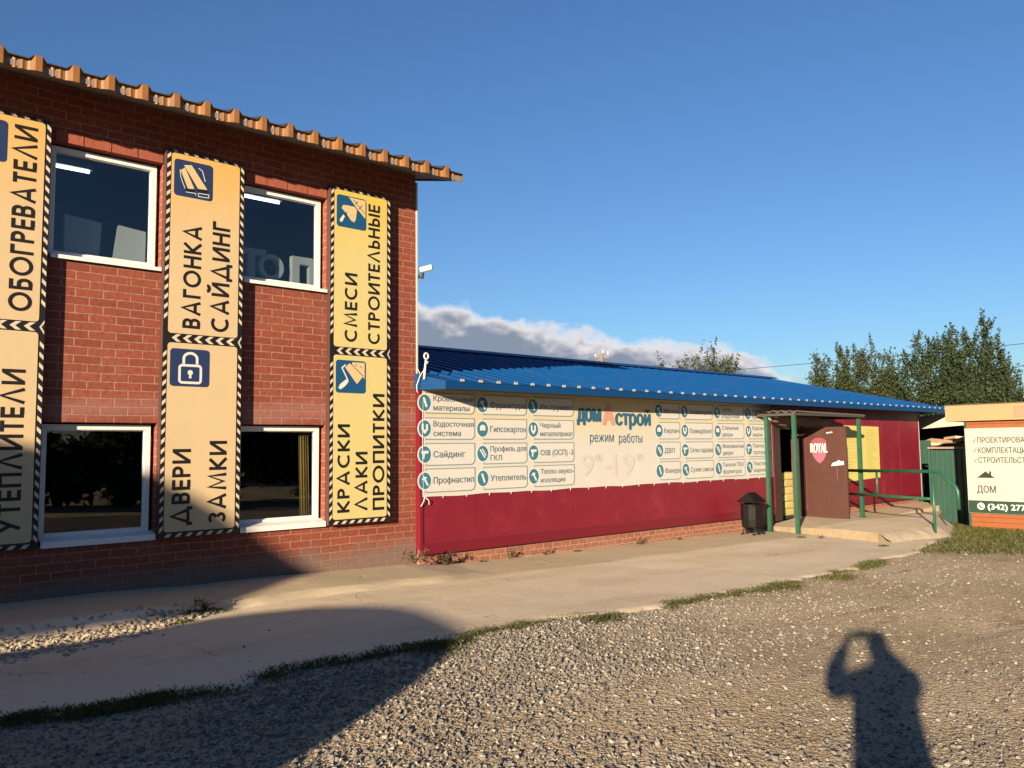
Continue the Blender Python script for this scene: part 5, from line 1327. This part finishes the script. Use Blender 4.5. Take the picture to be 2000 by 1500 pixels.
def stray_density(x, y):
    if y > -.1 or y < edge_y(x)+.05: return 0
    return 2.0+16*math.exp(-((y-edge_y(x))/.35)**2)
emitter('loose_chips', np.arange(-2, 16, .3), np.arange(-4.2, 0, .3), lambda x, y: apron_z(x, y)+.001, stray_density, stones_group('scatter_chips', .004, .013, M['stone']))

# ================================================================== BEHIND THE CAMERA: what throws the big shadows
SU = Vector((math.sin(SUN_AZ), math.cos(SUN_AZ), 0)); LU = Vector((math.cos(SUN_AZ), -math.sin(SUN_AZ), 0))
def van():
    """box-bodied van parked left of the photographer; local x = along its length (sun-plane l), y = across"""
    T0 = -8.2; L0 = 4.05; dz = (T0+12)*math.tan(SUN_EL)
    root = thing('parked_van', 'white high-roofed van parked to the left of the photographer', 'van')
    root.location = SU*T0+LU*L0; root.rotation_euler = (0, 0, math.atan2(LU.y, LU.x))
    sil = [(1.17, 3.00), (1.30, 3.00)]  # placeholder, real outline below (l, z at t=-12)
    out = [(2.0, 2.33), (2.58, 2.54), (2.93, 2.78), (3.16, 2.85), (3.52, 2.94), (4.0, 2.99), (4.34, 3.0), (4.66, 2.97), (5.12, 2.90), (5.40, 2.84), (5.55, 2.77), (5.68, 2.65), (5.76, 2.53), (5.82, 2.42), (5.87, 2.30), (5.90, 1.6), (5.90, 1.25), (2.0, 1.25)]
    poly = [(a-L0, b-dz) for a, b in out]
    mb = MB(); mb.prism(poly, lambda a, b: (a, -.85, b), lambda a, b: (a, .85, b)); mb.build('body', M['van_white'], root, bevel=.0)
    wheel = None
    for sx_, sy_ in ((-1.35, -.8), (1.25, -.8), (-1.35, .8), (1.25, .8)):
        if wheel is None:
            mb = MB(); mb.tube([(0, -.1, 0), (0, .1, 0)], .31, 24); w_ = mb.build('wheel', M['rubber'], root); wheel = w_
            mb = MB(); mb.tube([(0, -.106, 0), (0, .106, 0)], .18, 16); rim = mb.build('rim', M['grey_metal'], w_)
        else:
            w_ = wheel.copy(); COL.objects.link(w_); w_.parent = root; r2 = rim.copy(); COL.objects.link(r2); r2.parent = w_
        w_.location = (sx_, sy_, .31)
    for y, n_ in ((-.853, -1), (.853, 1)):
        mb = MB(); mb.box(-1.7, min(y, y+.006*n_), 1.25, -.9, max(y, y+.006*n_), 1.65); mb.box(.9, min(y, y+.006*n_), 1.25, 1.6, max(y, y+.006*n_), 1.6); mb.build('side_window', M['dark_glass'], root)
    mb = MB(); mb.box(1.846, -.65, 1.1, 1.852, .65, 1.5); mb.build('rear_window', M['dark_glass'], root)
    for s_ in (-1, 1): mb = MB(); mb.box(1.851, s_*.74-.06, .75, 1.862, s_*.74+.06, 1.0); mb.build('tail_lamp', M['tail'], root)
    mb = MB(); mb.box(-2.0, -.7, .32, 1.9, .7, .47); mb.build('chassis', M['rubber'], root)
van()
def caster():
    T0 = -16; dz = (T0+12)*math.tan(SUN_EL)
    root = thing('shadow_caster', 'added unseen shadow shelter with sloping slab roof left of the van behind the photographer', 'caster')
    root.location = SU*T0; root.rotation_euler = (0, 0, math.atan2(LU.y, LU.x))
    out = [(-3, 2.0), (1.0, 2.30), (1.86, 2.65), (2.20, 2.78), (2.60, 2.93), (2.78, 3.02), (2.60, 3.14), (2.30, 3.42), (2.10, 3.60), (1.97, 3.76), (1.77, 4.06), (1.57, 4.26), (1.35, 4.42), (1.07, 4.50), (.65, 4.52), (-3, 4.55)]  # added unseen slab; outline traced to throw the upper shadow on the wall
    mb = MB(); mb.prism([(a, b-dz) for a, b in out], lambda a, b: (a, -.12, b), lambda a, b: (a, .12, b)); mb.build('roof', M['slate'], root)
    for x in (-2.8, -.6):
        mb = MB(); mb.box(x-.08, -.08, -.1, x+.08, .08, 2.3-dz if x > -2 else 2.1-dz); mb.build('post', M['pole_wood'], root)
caster()

def skinned(name, joints, edges, m, parent=None, sub=2):
    me = bpy.data.meshes.new(name); me.from_pydata([j[:3] for j in joints], edges, [])
    o = bpy.data.objects.new(name, me); COL.objects.link(o)
    sk = o.modifiers.new('skin', 'SKIN'); sk.use_smooth_shade = True
    for i, j in enumerate(joints):
        r = j[3]; r = r if isinstance(r, tuple) else (r, r); me.skin_vertices[0].data[i].radius = r
    me.skin_vertices[0].data[0].use_root = True
    ss = o.modifiers.new('sub', 'SUBSURF'); ss.levels = sub; ss.render_levels = sub
    dg = bpy.context.evaluated_depsgraph_get(); nm = bpy.data.meshes.new_from_object(o.evaluated_get(dg)); nm.name = name
    bpy.data.objects.remove(o); bpy.data.meshes.remove(me)
    nm.materials.clear(); nm.materials.append(m); nm.polygons.foreach_set('use_smooth', [True]*len(nm.polygons))
    q = bpy.data.objects.new(name, nm); COL.objects.link(q)
    if parent is not None: q.parent = parent
    return q
def person():
    """the photographer, facing +y locally; the phone sits just behind the camera"""
    fw = Vector((math.sin(YAW), math.cos(YAW), 0)); rt = Vector((fw.y, -fw.x, 0))
    foot = CAM - fw*.34 + rt*.0; foot.z = -.02
    root = thing('person', 'person in dark jacket and jeans photographing the shop with a phone', 'person')
    root.location = foot; root.rotation_euler = (0, 0, math.atan2(rt.y, rt.x))
    J = []; E_ = []
    def a(x, y, z, r, p=None):
        J.append((x, y, z, r)); i = len(J)-1
        if p is not None: E_.append((p, i))
        return i
    pel = a(0, 0, .95, (.165, .12)); w_ = a(0, .01, 1.10, (.145, .105), pel); ch = a(0, 0, 1.28, (.165, .115), w_); nb = a(0, -.01, 1.42, (.11, .085), ch)
    nk = a(0, .0, 1.48, .058, nb); jw = a(0, .03, 1.545, (.068, .075), nk); hd = a(0, .02, 1.62, (.075, .09), jw); tp = a(0, .01, 1.675, (.05, .06), hd)
    for s in (-1, 1):
        sh_ = a(s*.19, -.01, 1.39, .065, nb); elb = a(s*(.275 if s < 0 else .24), .13, 1.31, .047, sh_); fo = a(s*.22, .26, 1.40, .042, elb); wr = a(s*.125, .345, 1.525, .028, fo)
        pm = a(s*.10, .365, 1.575, (.035, .018), wr)
        for k_ in range(4):
            b = a(s*.093, .38, 1.595+.019*(k_-1.5), .0095, pm); c = a(s*.082, .400, 1.60+.019*(k_-1.5), .0085, b); a(s*.066, .398, 1.60+.019*(k_-1.5), .0075, c)
        th = a(s*.085, .352, 1.565, .011, pm); a(s*.055, .348, 1.585, .009, th)
        hp = a(s*.09, 0, .90, .095, pel); kn = a(s*.10, .015, .50, .06, hp); an = a(s*.105, -.02, .09, .042, kn); a(s*.12, .13, .035, (.045, .03), an)
    body = skinned('body', J, E_, M['skin'], root)
    jk = skinned('jacket', [(0, 0, .72, (.23, .16)), (0, .01, 1.05, (.215, .15)), (0, 0, 1.28, (.22, .145)), (0, -.01, 1.40, (.16, .11)), (-.195, -.01, 1.385, .076), (-.28, .13, 1.315, .078), (-.22, .26, 1.41, .068), (-.14, .335, 1.515, .05), (.195, -.01, 1.385, .076), (.245, .13, 1.315, .078), (.22, .26, 1.41, .068), (.14, .335, 1.515, .05)],
                 [(0, 1), (1, 2), (2, 3), (3, 4), (4, 5), (5, 6), (6, 7), (3, 8), (8, 9), (9, 10), (10, 11)], M['jacket'], root)
    skinned('trousers', [(0, 0, .93, (.172, .128)), (-.09, 0, .88, .104), (-.10, .015, .50, .072), (-.105, -.02, .12, .058), (.09, 0, .88, .104), (.10, .015, .50, .072), (.105, -.02, .12, .058)], [(0, 1), (1, 2), (2, 3), (0, 4), (4, 5), (5, 6)], M['jeans'], root)
    for s in (-1, 1): skinned('shoe', [(s*.105, -.07, .045, (.042, .04)), (s*.11, .05, .045, (.045, .036)), (s*.12, .15, .035, (.04, .026))], [(0, 1), (1, 2)], M['rubber'], root)
    # face and hair
    mb = MB()
    for s in (-1, 1): mb.tube([(s*.031, .098, 1.602), (s*.031, .112, 1.602)], .011, 8)
    mb.build('eye', M['lamp'], root)
    skinned('nose', [(0, .105, 1.60, .008), (0, .128, 1.572, .013), (0, .10, 1.565, .01)], [(0, 1), (1, 2)], M['skin'], root, 1)
    skinned('mouth', [(-.022, .10, 1.535, .005), (0, .108, 1.535, .007), (.022, .10, 1.535, .005)], [(0, 1), (1, 2)], mat('lip', (.45, .18, .15), .5), root, 1)
    for s in (-1, 1): skinned('ear', [(s*.074, .015, 1.575, .008), (s*.083, .01, 1.60, .012), (s*.078, .012, 1.63, .009)], [(0, 1), (1, 2)], M['skin'], root, 1)
    skinned('hair', [(0, -.04, 1.57, (.066, .05)), (0, -.035, 1.63, (.078, .075)), (0, .0, 1.685, (.066, .075)), (0, .05, 1.695, (.05, .03))], [(0, 1), (1, 2), (2, 3)], M['hair'], root)
    ph = thing('smartphone', 'black smartphone held up sideways by the photographer', 'phone')
    ph.location = CAM - fw*.012; ph.rotation_euler = (0, 0, math.atan2(rt.y, rt.x))
    MB().box(-.075, -.009, -.037, .075, -.001, .037).build('case', M['phone'], ph, bevel=.002)
    MB().box(-.072, -.0105, -.034, .072, -.0095, .034).build('screen', M['dark_glass'], ph)
person()
